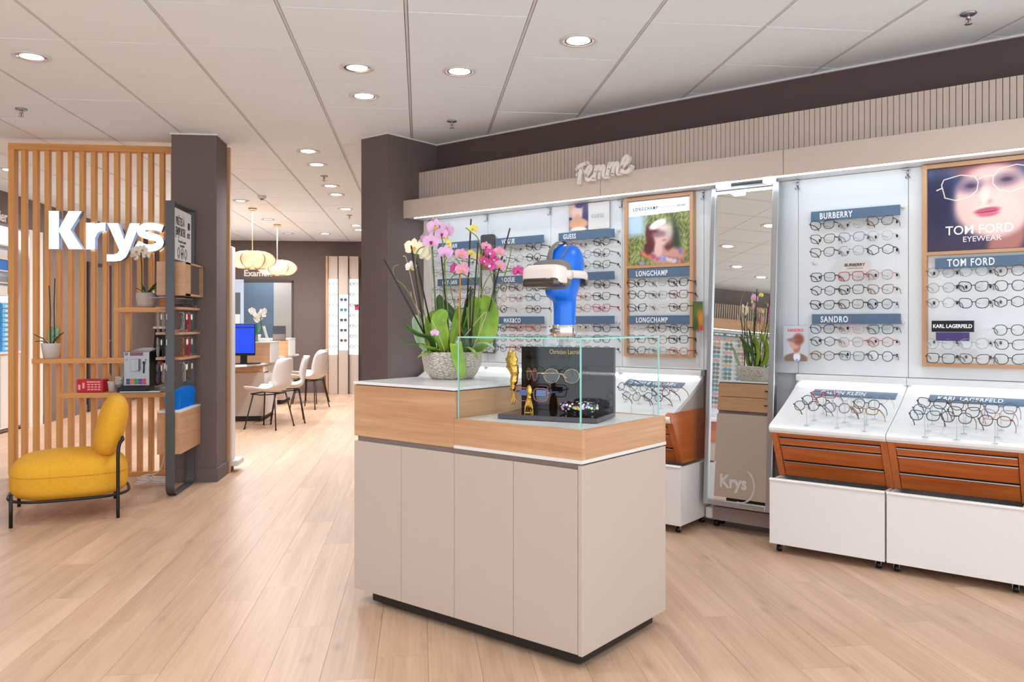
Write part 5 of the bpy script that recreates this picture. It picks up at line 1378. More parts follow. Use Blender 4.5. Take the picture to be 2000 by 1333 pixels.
# dark stakes
for (a, b) in (((830, 655, -0.06), (751, 507, -0.02)), ((832, 670, -0.02), (803, 480, 0.0)), ((842, 640, 0.04), (812, 502, 0.05)), ((856, 690, 0.05), (844, 482, 0.06)), ((880, 690, -0.02), (862, 500, 0.0)),
               ((917, 690, 0.0), (919, 560, 0.0)), ((918, 690, -0.05), (934, 474, -0.03)), ((912, 600, 0.05), (920, 428, 0.06)), ((945, 640, 0.02), (996, 446, 0.04)), ((898, 690, 0.04), (898, 520, 0.04))):
    obj('support_stake', MB().tube([CP(*a), CP(*b)], 0.0042, 6), M_STAKE, plant)
# stems with their flowers
STEMS = [
 ([(838, 690, -0.02), (812, 600, -0.03), (790, 560, -0.03), (772, 545, -0.03), (768, 524, -0.02), (779, 517, -0.02)], []),
 ([(848, 690, 0.0), (826, 600, 0.0), (812, 520, 0.0), (816, 490, 0.0), (832, 480, 0.0)], []),
 ([(862, 690, 0.0), (852, 600, 0.0), (845, 520, 0.0), (846, 470, 0.0), (850, 440, 0.0)], []),
 ([(868, 690, 0.01), (866, 580, 0.01), (868, 500, 0.0), (862, 460, 0.0), (858, 440, 0.0)], []),
 ([(880, 690, -0.02), (874, 600, -0.02), (869, 520, -0.02), (872, 505, -0.02), (866, 498, -0.02)], []),
 ([(900, 690, -0.01), (898, 600, -0.01), (898, 545, -0.01), (900, 520, 0.0), (890, 505, 0.0)], []),
 ([(925, 690, 0.0), (933, 600, 0.0), (938, 520, 0.0), (935, 470, 0.0), (918, 452, 0.0), (910, 445, 0.0)], []),
 ([(935, 690, 0.02), (960, 600, 0.02), (985, 540, 0.02), (998, 490, 0.02), (995, 465, 0.02)], []),
 ([(940, 650, 0.0), (962, 570, 0.0), (960, 540, 0.0), (952, 515, 0.0)], []),
 ([(915, 690, 0.02), (880, 560, 0.01), (900, 535, 0.0), (930, 555, 0.0)], []),
 ([(905, 640, 0.0), (935, 520, 0.0), (900, 505, 0.0), (875, 490, 0.0), (862, 480, 0.0)], []),
 ([(930, 600, 0.0), (955, 540, -0.02), (985, 532, -0.03), (1004, 528, -0.03)], []),
]
for pts, _ in STEMS:
    obj('flower_stem', MB().tube(spline([CP(*p) for p in pts], 6), 0.0027, 6), M_STEM, plant)
obj('flower_stem', MB().tube(spline([CP(898, 690, -0.03), CP(897, 600, -0.03), CP(899, 540, -0.03)], 6), 0.0034, 6), mat('orange_stem', (196, 130, 40), 0.5), plant)
for pts in ([(835, 690, 0.03), (815, 600, 0.05), (795, 510, 0.05), (787, 500, 0.05)], [(838, 640, 0.03), (808, 590, 0.05), (802, 570, 0.05)], [(920, 690, -0.03), (950, 610, -0.03), (905, 660, -0.03)], [(940, 680, 0.05), (985, 580, 0.05), (1002, 520, 0.05)],
            [(850, 660, 0.06), (835, 520, 0.06), (822, 470, 0.07), (850, 420, 0.07)], [(900, 600, 0.05), (925, 560, 0.05), (940, 570, 0.05)], [(955, 670, 0.04), (975, 600, 0.05), (987, 560, 0.05)], [(858, 690, -0.06), (868, 685, -0.10), (850, 640, -0.10), (843, 625, -0.10)]):
    obj('dry_twig', MB().tube(spline([CP(*p) for p in pts], 6), 0.0018, 5), M_TWIG, plant)

def petal(m, base, direc, nrm, L, Wd, cup, mi=0):
    side = direc.cross(nrm).normalized()
    def fn(u, v):
        x = (u - 0.5) * 2; w = Wd * math.sin(math.pi * min(1, 0.12 + v * 0.88)) ** 0.7 * (0.55 + 0.45 * v)
        if v > 0.97: w *= 0.5
        return base + direc * (L * v) + side * (x * w / 2) + nrm * (cup * L * (v * v) - cup * 0.6 * w * (1 - x * x))
    m.surf(fn, 4, 6, mi)
def flower(parent, u, v, dz, r, pm_, lm, tilt=(0, 0), turn=0.0):
    c = CP(u, v, dz)
    r = r * 1.12
    f = (CAMDIR + Vector((tilt[0], 0, tilt[1]))).normalized()
    upv = Vector((0, 0, 1)); rt = f.cross(upv).normalized(); upv = rt.cross(f).normalized()
    m = MB()
    def D(a): a = math.radians(a) + turn; return (rt * math.cos(a) + upv * math.sin(a)).normalized()
    for a in (90, 212, 328): petal(m, c - f * 0.001, D(a), f, r, r * 0.85, 0.10)
    for a in (12, 168): petal(m, c + f * 0.001, D(a), f, r * 1.05, r * 1.45, 0.14)
    fl_ = obj('flower', m, pm_, parent)
    k = MB(); k.ell(c + f * 0.006 + upv * (-0.004), (r * 0.16, r * 0.16, r * 0.16), 8, 6)
    petal(k, c + f * 0.004, (D(270) + f * 0.6).normalized(), f, r * 0.52, r * 0.42, 0.3)
    for a in (215, 325): petal(k, c + f * 0.005, (D(a) + f * 0.8).normalized(), f, r * 0.30, r * 0.24, 0.3)
    obj('flower_lip', k, lm, fl_)
for a in ((851, 445, 0.0, 0.040, M_PPINK, M_LIPY, (0.1, 0.1), 0.1), (874, 451, 0.02, 0.034, M_PPINK, M_LIPM, (-0.5, 0.1), 0.2), (862, 456, -0.02, 0.029, M_PPINK, M_LIPM, (0.3, -0.3), 0.0),
          (842, 472, -0.02, 0.036, M_PPINK, M_LIPM, (0.0, -0.1), 0.0), (829, 468, 0.02, 0.024, M_PPINK, M_LIPM, (0.6, 0.0), 0.2), (870, 493, -0.01, 0.033, M_PPINK, M_PPINK, (0.0, 0.2), 0.1),
          (808, 484, 0.0, 0.041, M_PCREAM, M_LIPY, (0.2, 0.0), 0.1), (822, 490, 0.03, 0.036, M_PCREAM, M_LIPY, (-0.2, 0.0), 0.4), (802, 521, 0.0, 0.026, M_PWHITE, M_LIPY, (0.4, -0.3), 0.0), (830, 500, 0.04, 0.026, M_PCREAM, M_LIPY, (0, 0), 0.2),
          (826, 480, 0.05, 0.028, M_PCREAM, M_LIPY, (0, 0.2), 0.8),
          (868, 464, 0.03, 0.018, M_PYEL, M_LIPY, (0, 0), 0.3), (876, 476, 0.02, 0.016, M_PYEL, M_LIPY, (0.4, 0), 0.9), (925, 447, 0.03, 0.022, M_PYEL, M_LIPY, (-0.5, 0), 0.1), (920, 495, 0.03, 0.018, M_PYEL, M_LIPY, (0.4, 0), 0.4), (934, 502, 0.02, 0.017, M_PYEL, M_LIPY, (0, 0), 1.0),
          (901, 497, -0.01, 0.029, M_PROSE, M_LIPY, (0.0, 0.2), 0.3), (903, 527, -0.02, 0.031, M_PROSE, M_LIPY, (-0.2, -0.1), 0.1), (888, 526, -0.01, 0.026, M_PMAG, M_PWHITE, (0.6, 0.0), 0.2),
          (949, 482, 0.0, 0.024, M_PROSE, M_LIPM, (0.3, 0.2), 0.2), (957, 495, -0.01, 0.024, M_PMAG, M_PWHITE, (0.2, 0.1), 0.5), (945, 510, -0.01, 0.024, M_PMAG, M_PWHITE, (0.4, 0), 0.1), (957, 518, -0.02, 0.026, M_PMAG, M_PWHITE, (0, -0.2), 0.7), (966, 508, 0.0, 0.020, M_PMAG, M_PWHITE, (-0.3, 0), 0.3),
          (975, 493, 0.0, 0.027, M_PROSE, M_LIPY, (-0.2, 0.2), 0.1), (977, 519, -0.01, 0.026, M_PROSE, M_LIPY, (-0.2, -0.1), 0.4),
          (1012, 530, -0.03, 0.026, M_PMAG, M_LIPM, (-0.1, 0.0), 0.0), (849, 651, -0.12, 0.018, M_PPINK, M_PPINK, (0, 0.3), 0.0)):
    flower(plant, *a)
# flowers on the far side, seen in the mirror
for a in ((905, 560, 0.16, 0.038, M_PYEL, M_LIPY, (0, 0), 0.2), (885, 590, 0.15, 0.034, M_PWHITE, M_LIPY, (0.2, 0), 0.5)): pass
# ================================================================ SLATTED SCREEN
YS = 7.035
t = thing('slatted_screen', 'tall honey wood slatted screen from floor to ceiling left of the brown pillar', 'screen', (-3.295, YS, 0))
obj('top_rail', bx(0.0, 1.345, -0.02, 0.055, 2.655, 2.705), M_SHELFW, t, bevel=0.001)
obj('bottom_rail', bx(0.0, 1.345, -0.005, 0.055, 0.0, 0.035), M_SHELFW, t, bevel=0.001)
full = bx(0, 0.035, 0, 0.050, 0.035, 2.655).mesh('slat', M_SLAT)
low = bx(0, 0.035, 0, 0.050, 0.035, 0.670).mesh('slat', M_SLAT)
high = bx(0, 0.035, 0, 0.050, 1.385, 2.655).mesh('slat', M_SLAT)
obj('end_slat', bx(0.0, 0.045, -0.018, 0.055, 0.035, 2.655), M_SLAT, t)
for k in range(1, 16):
    x = k * 0.0895
    if x > 1.31: break
    if k >= 11:
        place(bpy.data.objects.new('slat', low), t, (x, 0, 0)); place(bpy.data.objects.new('slat', high), t, (x, 0, 0))
    else: place(bpy.data.objects.new('slat', full), t, (x, 0, 0))

def shelf(label, x0, x1, y0, z, th=0.038, y1=YS - 0.002):
    t = thing('shelf_board', label, 'shelf', (x0, y0, z - th))
    obj('board', bx(0, x1 - x0, 0, y1 - y0, 0, th), M_SHELFW, t, bevel=0.002)
    obj('front_edge', bx(0, x1 - x0, -0.002, 0, 0.001, th - 0.001), M_SHELFW, t)
    return t
shelf('middle wooden shelf on the slatted screen holding the white plant pot', -3.055, -2.345, 6.88, 0.970)
shelf('upper wooden shelf on the slatted screen holding the stone plant pot', -2.430, -1.93, 6.86, 1.380)
shelf('lowest wooden shelf on the slatted screen holding the coffee machine', -2.830, -1.95, 6.84, 0.700, 0.040)
shelf_in = thing('shelf_board', 'rear part of the coffee shelf reaching through the screen opening', 'shelf', (-2.31, YS + 0.052, 0.66))
obj('board', bx(0, 0.36, 0, 0.28, 0, 0.040), M_SHELFW, shelf_in)

# lit name letters
t = thing('lit_name_sign', 'glowing white letters Krys with slate sides mounted on the slatted screen', 'sign', (-2.965, 6.975, 1.85))
def letter(nm, strokes, x0):
    m = MB()
    for k, (pts, w) in enumerate(strokes): stroke(m, [(x0 + a, b) for a, b in pts], w, -0.004 - 0.0003 * k, 0.050, 0, 1)
    obj(nm, m, [M_KRYS, M_KRYSSIDE], t)
def polyletter(nm, polys, x0):
    m = MB()
    for pl in polys:
        m.prism([(x0 + a, b) for a, b in pl], 'y', -0.004, 0.050, 1)
        m.add([(x0 + a, -0.0045, b) for a, b in pl], [tuple(range(len(pl)))], 0)
    obj(nm, m, [M_KRYS, M_KRYSSIDE], t)
polyletter('letter_k', [[(0.0, 0.0), (0.077, 0.0), (0.077, 0.306), (0.0, 0.306)], [(0.150, 0.306), (0.078, 0.162), (0.078, 0.140), (0.152, 0.0), (0.258, 0.0), (0.164, 0.156), (0.252, 0.306)]], 0.0)
letter('letter_r', [([(0.034, 0.0), (0.034, 0.214)], 0.068), ([(0.046, 0.10), (0.060, 0.150), (0.088, 0.176), (0.122, 0.184), (0.150, 0.183)], [0.05, 0.064, 0.068, 0.066, 0.066])], 0.284)
polyletter('letter_y', [[(0.0, 0.214), (0.082, 0.214), (0.132, 0.078), (0.094, -0.006)], [(0.176, 0.214), (0.252, 0.214), (0.160, -0.030), (0.142, -0.062), (0.108, -0.088), (0.060, -0.096), (-0.004, -0.096), (-0.004, -0.040), (0.048, -0.040), (0.078, -0.030), (0.094, -0.006), (0.132, 0.078)]], 0.448)
sp = [(0.212, 0.172), (0.170, 0.186), (0.120, 0.192), (0.070, 0.186), (0.044, 0.162), (0.048, 0.136), (0.082, 0.120), (0.130, 0.108), (0.176, 0.092), (0.192, 0.064), (0.176, 0.034), (0.132, 0.016), (0.086, 0.016), (0.044, 0.028), (0.010, 0.048)]
letter('letter_s', [([tuple(p) for p in spline(sp, 3)], 0.058)], 0.665)
area_light('sign_glow', t, (0.45, 0.055, 0.12), (math.radians(-90), 0, 0), 0.85, 0.25, 2, (190, 215, 255))

# ---- bent steel side rack with small shelves
t = thing('steel_side_rack', 'grey bent flat-steel rack with small shelves standing before the pillar', 'rack', (-1.79, 6.15, 0))
r = 0.075; y1_ = 0.53; zt2 = 2.13
path = [(0, zt2), (0, r)] + [(r - r * math.cos(a), r - r * math.sin(a)) for a in [math.radians(x) for x in range(15, 91, 15)]] + \
       [(y1_ - r + r * math.sin(a), r - r * math.cos(a)) for a in [math.radians(x) for x in range(0, 91, 15)]] + [(y1_, zt2)]
m = MB()
P = [Vector(p) for p in path]; n = len(P); vs = []
for i in range(n):
    a = (P[i] - P[i - 1]).normalized() if i else (P[1] - P[0]).normalized()
    b_ = (P[i + 1] - P[i]).normalized() if i < n - 1 else a
    tn = (a + b_).normalized(); nr = Vector((-tn.y, tn.x)) * 0.005
    for x in (-0.031, 0.031):
        vs.append((x, P[i].x + nr.x, P[i].y + nr.y)); vs.append((x, P[i].x - nr.x, P[i].y - nr.y))
fs = []
for i in range(n - 1):
    o = i * 4
    for q in ((0, 1, 5, 4), (2, 6, 7, 3), (0, 4, 6, 2), (1, 3, 7, 5)): fs.append(tuple(o + k for k in q))
fs += [(0, 2, 3, 1), (4 * n - 4, 4 * n - 3, 4 * n - 1, 4 * n - 2)]
m.add([(x, y, z + 0.006) for x, y, z in vs], fs)
obj('steel_loop', m, M_STEELGREY, t)
obj('top_bar', bx(-0.031, 0.031, 0.0, y1_, zt2 - 0.006, zt2 + 0.004), M_STEELGREY, t)
for z in (1.352, 1.168, 0.985):
    s_ = obj('rack_shelf', bx(-0.115, 0.075, 0.05, 0.525, z, z + 0.018), M_OAKY, t, bevel=0.001)
    obj('hanging_rod', MB().tube([(0.05, 0.06, z - 0.022), (0.05, 0.52, z - 0.022)], 0.003, 6), M_ALU, s_)
t = thing('rack_sign', 'white sign with black French lettering at the top of the steel rack', 'sign', (-1.756, 6.150, 1.715), math.pi / 2)
obj('board', bx(0.006, 0.420, 0, 0.010, 0, 0.372), M_WHITE, t)
M_TK = M_TEXTK
text('lettering', 'PRÊTES À', 0.085, M_TK, t, (0.02, -0.001, 0.255), ext=0.0006, xs=0.62, off=0.0004)
text('lettering', '[EM]PORTER', 0.085, M_TK, t, (0.012, -0.001, 0.180), ext=0.0006, xs=0.52, off=0.0004)
text('small_lettering', 'Pour plus de confort', 0.030, M_TK, t, (0.18, -0.001, 0.130), ext=0.0004, xs=0.8, align='CENTER')
text('small_lettering', 'au quotidien', 0.030, M_TK, t, (0.18, -0.001, 0.100), ext=0.0004, xs=0.8, align='CENTER')
text('lettering', 'KRYS', 0.058, M_TK, t, (0.310, -0.001, 0.180), ext=0.0004, xs=0.56)
m = MB(); m.tube([(0.342 + 0.014 * math.cos(a), -0.001, 0.272 + 0.026 * math.sin(a)) for a in [i * math.pi / 8 for i in range(16)]], 0.003, 4, closed=True)
m.tube([(0.362 + 0.014 * math.cos(a), -0.001, 0.272 + 0.026 * math.sin(a)) for a in [i * math.pi / 8 for i in range(16)]], 0.003, 4, closed=True)
obj('emblem', m, M_TK, t)
m = MB()
for x in (0.09, 0.18, 0.27):
    m.tube([(x + 0.026 * math.cos(a), -0.001, 0.052 + 0.040 * math.sin(a)) for a in [i * math.pi / 8 for i in range(16)]], 0.0022, 4, closed=True)
    m.box(x - 0.016, x + 0.016, -0.002, 0, 0.030, 0.033)
m.box(0.168, 0.192, -0.002, 0, 0.042, 0.060)
obj('pictograms', m, M_TK, t)
t = thing('mirror_box', 'open oak box holding a small tilted mirror on the steel rack', 'mirror', (-1.90, 6.205, 1.455))
obj('back_panel', bx(0, 0.012, 0, 0.500, 0, 0.245), M_OAKY, t)
obj('near_side', bx(0.012, 0.20, 0, 0.014, 0, 0.245), M_OAK, t)
obj('front_board', bx(0.186, 0.20, 0.014, 0.145, 0.0, 0.245), M_OAKY, t)
obj('far_side', bx(0.012, 0.20, 0.486, 0.500, 0, 0.245), M_OAK, t)
obj('top_board', bx(0.012, 0.20, 0.014, 0.486, 0.232, 0.245), M_OAKY, t)
obj('bottom_board', bx(0.012, 0.20, 0.014, 0.486, 0, 0.014), M_OAKY, t)
o = obj('mirror_glass', MB().add([(0.196, 0.145, 0.016), (0.186, 0.455, 0.016), (0.186, 0.455, 0.230), (0.196, 0.145, 0.230)], [(0, 1, 2, 3)]), M_MIRROR, t, solid=0.003)
t = thing('paper_sheets', 'blue and white leaflets sticking out under the mirror box', 'leaflet', (-1.93, 6.19, 1.436))
obj('sheet', bx(0.0, 0.12, -0.04, 0.20, 0, 0.003), mat('leaflet_blue', (130, 170, 220), 0.5), t)
obj('sheet', bx(0.03, 0.16, 0.25, 0.48, 0.002, 0.006), M_WHITE, t)
t = thing('comb_box', 'oak box with white top and a row of blue plastic holders on the steel rack', 'box', (-1.885, 6.165, 0.305))
obj('body', bx(0, 0.165, 0, 0.535, 0, 0.300), M_OAKY, t, bevel=0.001)
obj('white_top', bx(-0.002, 0.167, -0.002, 0.537, 0.300, 0.314), M_WHITE, t, bevel=0.001)
M_BL = mat('bright_blue_plastic', (0, 122, 216), 0.35)
for k in range(9):
    h_ = 0.125 + 0.003 * k
    o = tag(obj('blue_holder', MB().prism([(-0.052, 0), (0.052, 0), (0.058, h_ - 0.03), (0.045, h_ - 0.008), (0.02, h_), (-0.02, h_), (-0.045, h_ - 0.008), (-0.058, h_ - 0.03)], 'y', -0.003, 0.003), M_BL, None, (-1.80, 6.25 + k * 0.048, 0.6195), bevel=0.001),
            'bright blue plastic holder standing in the row on the oak box', 'holder', 'blue holders on the oak box')
# glasses hanging under and lying on the rack shelves
k = 0
for zi, (z, cols_) in enumerate(((1.328, ['clear', 'clear', 'silver', 'brown', 'red', 'orange']), (1.144, ['clear', 'black', 'amber', 'wine', 'red', 'wine']), (0.961, ['navy', 'clear', 'grey', 'cream', 'olive', 'brown']))):
    for j, c in enumerate(cols_):
        y = (6.10, 6.14, 6.24, 6.30, 6.37, 6.43)[j]; x = (-1.865, -1.84, -1.73, -1.74, -1.73, -1.74)[j]
        glasses(c, 'panto', f'{c} reading glasses hanging under the {("top", "middle", "lowest")[zi]} rack shelf, {NUMW[j]} from the front', (x, y, z - 0.066),
                Euler((0, math.radians(90 + R.uniform(-8, 8)), math.radians(R.uniform(-82, -58))), 'XYZ'), 'reading glasses hanging on the steel rack', name='reading_glasses', bold='slim', folded=True)
        tgn = tag(obj('price_tag', MB().prism([(0.009 * math.cos(q_ * math.pi / 6), 0.022 * math.sin(q_ * math.pi / 6)) for q_ in range(12)], 'x', -0.0015, 0.0015), M_PWHITE, None, (x + 0.03, y, z - 0.03), math.radians(R.uniform(-30, 20)), bevel=0.001), 'small white oval tag hanging on reading glasses of the steel rack', 'tag', 'white tags on the steel rack')
    if zi < 3:
        for j in range(3):
            c = (('navy', 'black', 'silver'), ('pink', 'navy', 'clear'), ('orange', 'grey', 'silver'))[zi][j]
            zz = (1.370, 1.186, 1.003)[zi]
            glasses(c, 'panto', f'{c} reading glasses lying on the {("top", "middle", "lowest")[zi]} rack shelf, {NUMW[j]} one', (-1.76, 6.30 + 0.13 * j, zz + 0.018), Euler((math.radians(-75), 0, math.radians(60)), 'XYZ'), 'reading glasses lying on the steel rack', name='reading_glasses', folded=True)

# ---- coffee corner on the lowest shelf
t = thing('coffee_machine', 'silver fronted automatic coffee machine with black sides on the lowest shelf', 'coffee machine', (-2.355, 6.865, 0.702))
M_SIL = mat('silver_plastic', (158, 157, 158), 0.32, 0.5)
obj('body', bx(0.002, 0.198, 0.012, 0.40, 0.035, 0.325), M_BLACKPL, t, bevel=0.006)
obj('front_plate', bx(0.0, 0.198, 0.0, 0.012, 0.050, 0.322), M_SIL, t, bevel=0.004)
obj('drip_tray', bx(-0.020, 0.205, -0.075, 0.10, 0.012, 0.045), M_BLACKPL, t, bevel=0.006)
obj('tray_base', bx(-0.010, 0.30, -0.06, 0.35, 0.0, 0.012), M_ALU, t, bevel=0.003)
obj('display', bx(0.050, 0.150, -0.002, 0.0, 0.290, 0.318), mat('dark_red_display', (70, 14, 16), 0.2, emit=(170, 30, 30), emit_s=0.15), t)
obj('spout', MB().box(0.060, 0.120, -0.030, 0.0, 0.165, 0.262).box(0.105, 0.125, -0.034, -0.002, 0.175, 0.265), M_SIL, t, bevel=0.003)
obj('steam_knob', MB().box(0.150, 0.166, -0.014, 0, 0.225, 0.245).tube([(0.158, -0.008, 0.225), (0.155, -0.012, 0.150)], 0.004, 8), M_BLACKPL, t)
for x, z in ((0.022, 0.258), (0.170, 0.258)): obj('button', MB().tube([(x, -0.003, z), (x, 0.0, z)], 0.007, 12), M_CHROME, t)
obj('emblem', MB().tube([(0.022 + 0.009 * math.cos(a), -0.001, 0.304 + 0.009 * math.sin(a)) for a in [i * math.pi / 6 for i in range(12)]], 0.0025, 4, closed=True), M_BLACKPL, t)
cl = [(40, 60, 130), (236, 120, 40), (40, 150, 80), (90, 60, 160), (220, 50, 60)]
for i in range(5):
    for j in range(2):
        obj('sticker', bx(0.020 + 0.031 * i, 0.049 + 0.031 * i, -0.0012, 0.0, 0.062 + 0.023 * j, 0.083 + 0.023 * j), mat('sticker_%d' % i, cl[i], 0.4), t)
obj('lid', MB().prism([(0.05, 0.325), (0.38, 0.325), (0.38, 0.345), (0.20, 0.337)], 'x', 0.03, 0.185), M_STEELGREY, t, bevel=0.003)
obj('side_sticker', bx(0.1985, 0.2, 0.20, 0.33, 0.19, 0.235), mat('sticker_mixed', (190, 90, 110), 0.4), t)
t = thing('tablet_stand', 'black tilted tablet on a stand behind the coffee machine', 'tablet', (-2.22, 7.20, 0.70))
obj('screen', MB().prism([(0.0, 0.22), (0.02, 0.22), (0.09, 0.505), (0.07, 0.505)], 'x', -0.02, 0.28), M_BLACKPL, t, bevel=0.004)
obj('stand', bx(0.08, 0.16, 0.02, 0.06, 0.0, 0.34), M_BLACKPL, t)
obj('white_bar', bx(-0.03, 0.29, 0.055, 0.085, 0.507, 0.525), M_WHITE, t)
t = thing('tea_box', 'red printed cardboard box on the lowest shelf', 'box', (-2.725, 6.90, 0.702), math.radians(-4))
obj('carton', bx(0, 0.205, 0, 0.11, 0, 0.100), mat('red_carton', (206, 24, 48), 0.4, noise=(30, 0.25, (170, 16, 40))), t, bevel=0.002)
obj('top_slot', bx(0.04, 0.17, 0.03, 0.08, 0.0995, 0.101), mat('dark_slot', (70, 20, 24), 0.7), t)
m = MB()
for i in range(4):
    for j in range(3):
        m.box(0.085 + 0.027 * i, 0.105 + 0.027 * i, -0.0008, 0, 0.016 + 0.020 * j, 0.026 + 0.020 * j)
m.box(0.08, 0.185, -0.0008, 0, 0.076, 0.086).box(0.012, 0.030, -0.0008, 0, 0.02, 0.06).box(0.045, 0.062, -0.0008, 0, 0.03, 0.075)
obj('pale_print', m, mat('pale_red_print', (240, 176, 170), 0.5), t)
t = thing('stirrer_cup', 'white paper cup full of wooden stirrers on the lowest shelf', 'cup', (-2.462, 6.92, 0.702))
obj('cup', MB().lathe([(0.024, 0.0), (0.036, 0.082), (0.0375, 0.084), (0.034, 0.083), (0.023, 0.004)], 20), M_WHITE, t)
m = MB()
for k in range(16):
    a = k * 2.4; rr_ = 0.012 + 0.012 * (k % 3) / 2
    m.tube([(rr_ * 0.5 * math.cos(a), rr_ * 0.5 * math.sin(a), 0.006), (rr_ * 1.7 * math.cos(a), rr_ * 1.5 * math.sin(a), 0.120 + 0.012 * ((k * 5) % 3))], 0.0028, 4)
tag(obj('stirrers', m, mat('birch_stirrer', (206, 158, 112), 0.7), t), kind='stuff')
t = thing('paper_cup_stack', 'tall stack of printed paper cups in a clear holder beside the coffee machine', 'cup', (-2.392, 6.885, 0.702))
obj('cup_holder', MB().lathe([(0.024, 0.0), (0.028, 0.06), (0.027, 0.061), (0.022, 0.003)], 20), mat('grey_holder', (96, 100, 112), 0.2), t)
for k in range(4): obj('paper_cup', MB().lathe([(0.030, 0.060 + 0.016 * k), (0.034, 0.074 + 0.016 * k), (0.035, 0.0755 + 0.016 * k), (0.031, 0.0755 + 0.016 * k)], 20), mat('cup_print', (232, 228, 220), 0.6, noise=(90, 0.7, (150, 146, 140))), t)

# ---- potted orchids on the shelves
def strap_leaf(parent, pts, w, material=None):
    P = spline([Vector(p) for p in pts], 4); mm = len(P)
    def fn(u, v):
        i = min(int(v * (mm - 1)), mm - 2); f = v * (mm - 1) - i; p = P[i].lerp(P[i + 1], f)
        tt = (P[i + 1] - P[i]).normalized(); side = tt.cross(Vector((0, 0, 1)))
        if side.length < 0.3: side = Vector((1, 0.3, 0))
        side.normalize(); x = (u - 0.5) * 2
        ww = w * (0.4 + 0.6 * min(1, v * 3)) * math.sqrt(max(0, 1 - max(0, (v - 0.5) / 0.5) ** 2))
        return p + side * (x * ww / 2) + Vector((0, 0, 1)) * (abs(x) * ww * 0.18)
    obj('leaf', MB().surf(fn, 4, 10), material or M_LEAFD, parent, solid=0.002)
t = thing('potted_orchid', 'flowerless orchid with two bare spikes in a white pot on the middle shelf', 'potted plant', (-2.94, 6.955, 0.972))
obj('pot', MB().lathe([(0.056, 0.0), (0.075, 0.118), (0.076, 0.120), (0.070, 0.118), (0.066, 0.10)], 28), M_WHITEGLOSS, t)
obj('soil', MB().lathe([(0.001, 0.104), (0.067, 0.102)], 20, cap0=False, cap1=False), M_BARK, t)
for pts, w in (([(0, 0, 0.10), (-0.05, -0.01, 0.15), (-0.09, -0.02, 0.17), (-0.13, -0.02, 0.195)], 0.035), ([(0, 0, 0.10), (-0.05, 0.0, 0.13), (-0.09, 0, 0.135), (-0.13, 0.01, 0.13)], 0.030), ([(0, 0, 0.10), (0.04, 0, 0.15), (0.07, 0, 0.18), (0.10, 0, 0.21)], 0.040),
               ([(0, 0, 0.10), (0.02, 0.01, 0.16), (0.03, 0.01, 0.20), (0.04, 0.02, 0.25)], 0.055), ([(0, 0, 0.10), (-0.005, 0.02, 0.16), (0.0, 0.02, 0.21), (0.01, 0.02, 0.26)], 0.055)):
    strap_leaf(t, pts, w, M_LEAFP if w > 0.05 else M_LEAFD)
for pts in ([(-0.005, 0, 0.10), (-0.008, 0, 0.25), (-0.006, 0, 0.38), (-0.016, 0, 0.58)], [(0.022, 0, 0.10), (0.024, 0, 0.25), (0.022, 0, 0.42), (0.028, 0, 0.64)]):
    obj('flower_spike', MB().tube(spline(pts, 5), 0.0045, 6), mat('dark_spike', (58, 66, 44), 0.5), t)
t = thing('potted_orchid', 'white flowering orchid in a speckled stone pot on the upper shelf', 'potted plant', (-2.205, 6.945, 1.381))
obj('pot', MB().lathe([(0.058, 0.0), (0.068, 0.018), (0.078, 0.06), (0.079, 0.105), (0.076, 0.118), (0.071, 0.118), (0.070, 0.10)], 28), mat('speckled_stone', (208, 194, 188), 0.8, noise=(120, 0.7, (176, 158, 150))), t)
obj('base_ring', MB().lathe([(0.056, -0.0005), (0.057, 0.006)], 24), mat('brown_base', (92, 62, 40)), t)
obj('soil', MB().lathe([(0.001, 0.104), (0.070, 0.102)], 20, cap0=False, cap1=False), M_BARK, t)
for pts, w in (([(0, 0, 0.10), (0.05, -0.01, 0.15), (0.09, -0.02, 0.19), (0.13, -0.03, 0.225)], 0.048), ([(0, 0, 0.10), (0.05, -0.02, 0.14), (0.09, -0.03, 0.155), (0.12, -0.04, 0.15)], 0.044), ([(0, 0, 0.10), (-0.03, 0, 0.13), (-0.06, 0, 0.145), (-0.085, 0, 0.15)], 0.036),
               ([(0, 0, 0.10), (0.02, 0, 0.13), (0.06, -0.02, 0.12), (0.10, -0.03, 0.075)], 0.03), ([(0, 0, 0.10), (-0.02, 0.01, 0.14), (-0.035, 0.02, 0.17), (-0.055, 0.02, 0.20)], 0.030)):
    strap_leaf(t, pts, w)
obj('flower_stem', MB().tube(spline([(-0.030, 0, 0.10), (-0.035, 0, 0.20), (-0.030, -0.02, 0.33), (-0.024, -0.06, 0.44)], 5), 0.005, 6), M_LEAFD, t)
OFFP = Vector((-2.205, 6.945, 1.381))
CAMDIR_OLD = CAMDIR; CAMDIR = (Vector((0, 0, CAM_Z)) - OFFP).normalized()
def CP(u, v, dz=0.0): return cam_point(u, v, 6.66 + dz) - OFFP
for a in ((266, 491, -0.05, 0.042, M_PWHITE, M_LIPY, (0.1, 0.1), 0.1), (279, 488, -0.06, 0.038, M_PWHITE, M_LIPY, (-0.3, 0), 0.3), (286, 498, -0.05, 0.034, M_PWHITE, M_LIPY, (-0.5, -0.1), 0.0), (262, 501, -0.04, 0.032, M_PWHITE, M_LIPY, (0.5, -0.2), 0.6)):
    flower(t, *a)

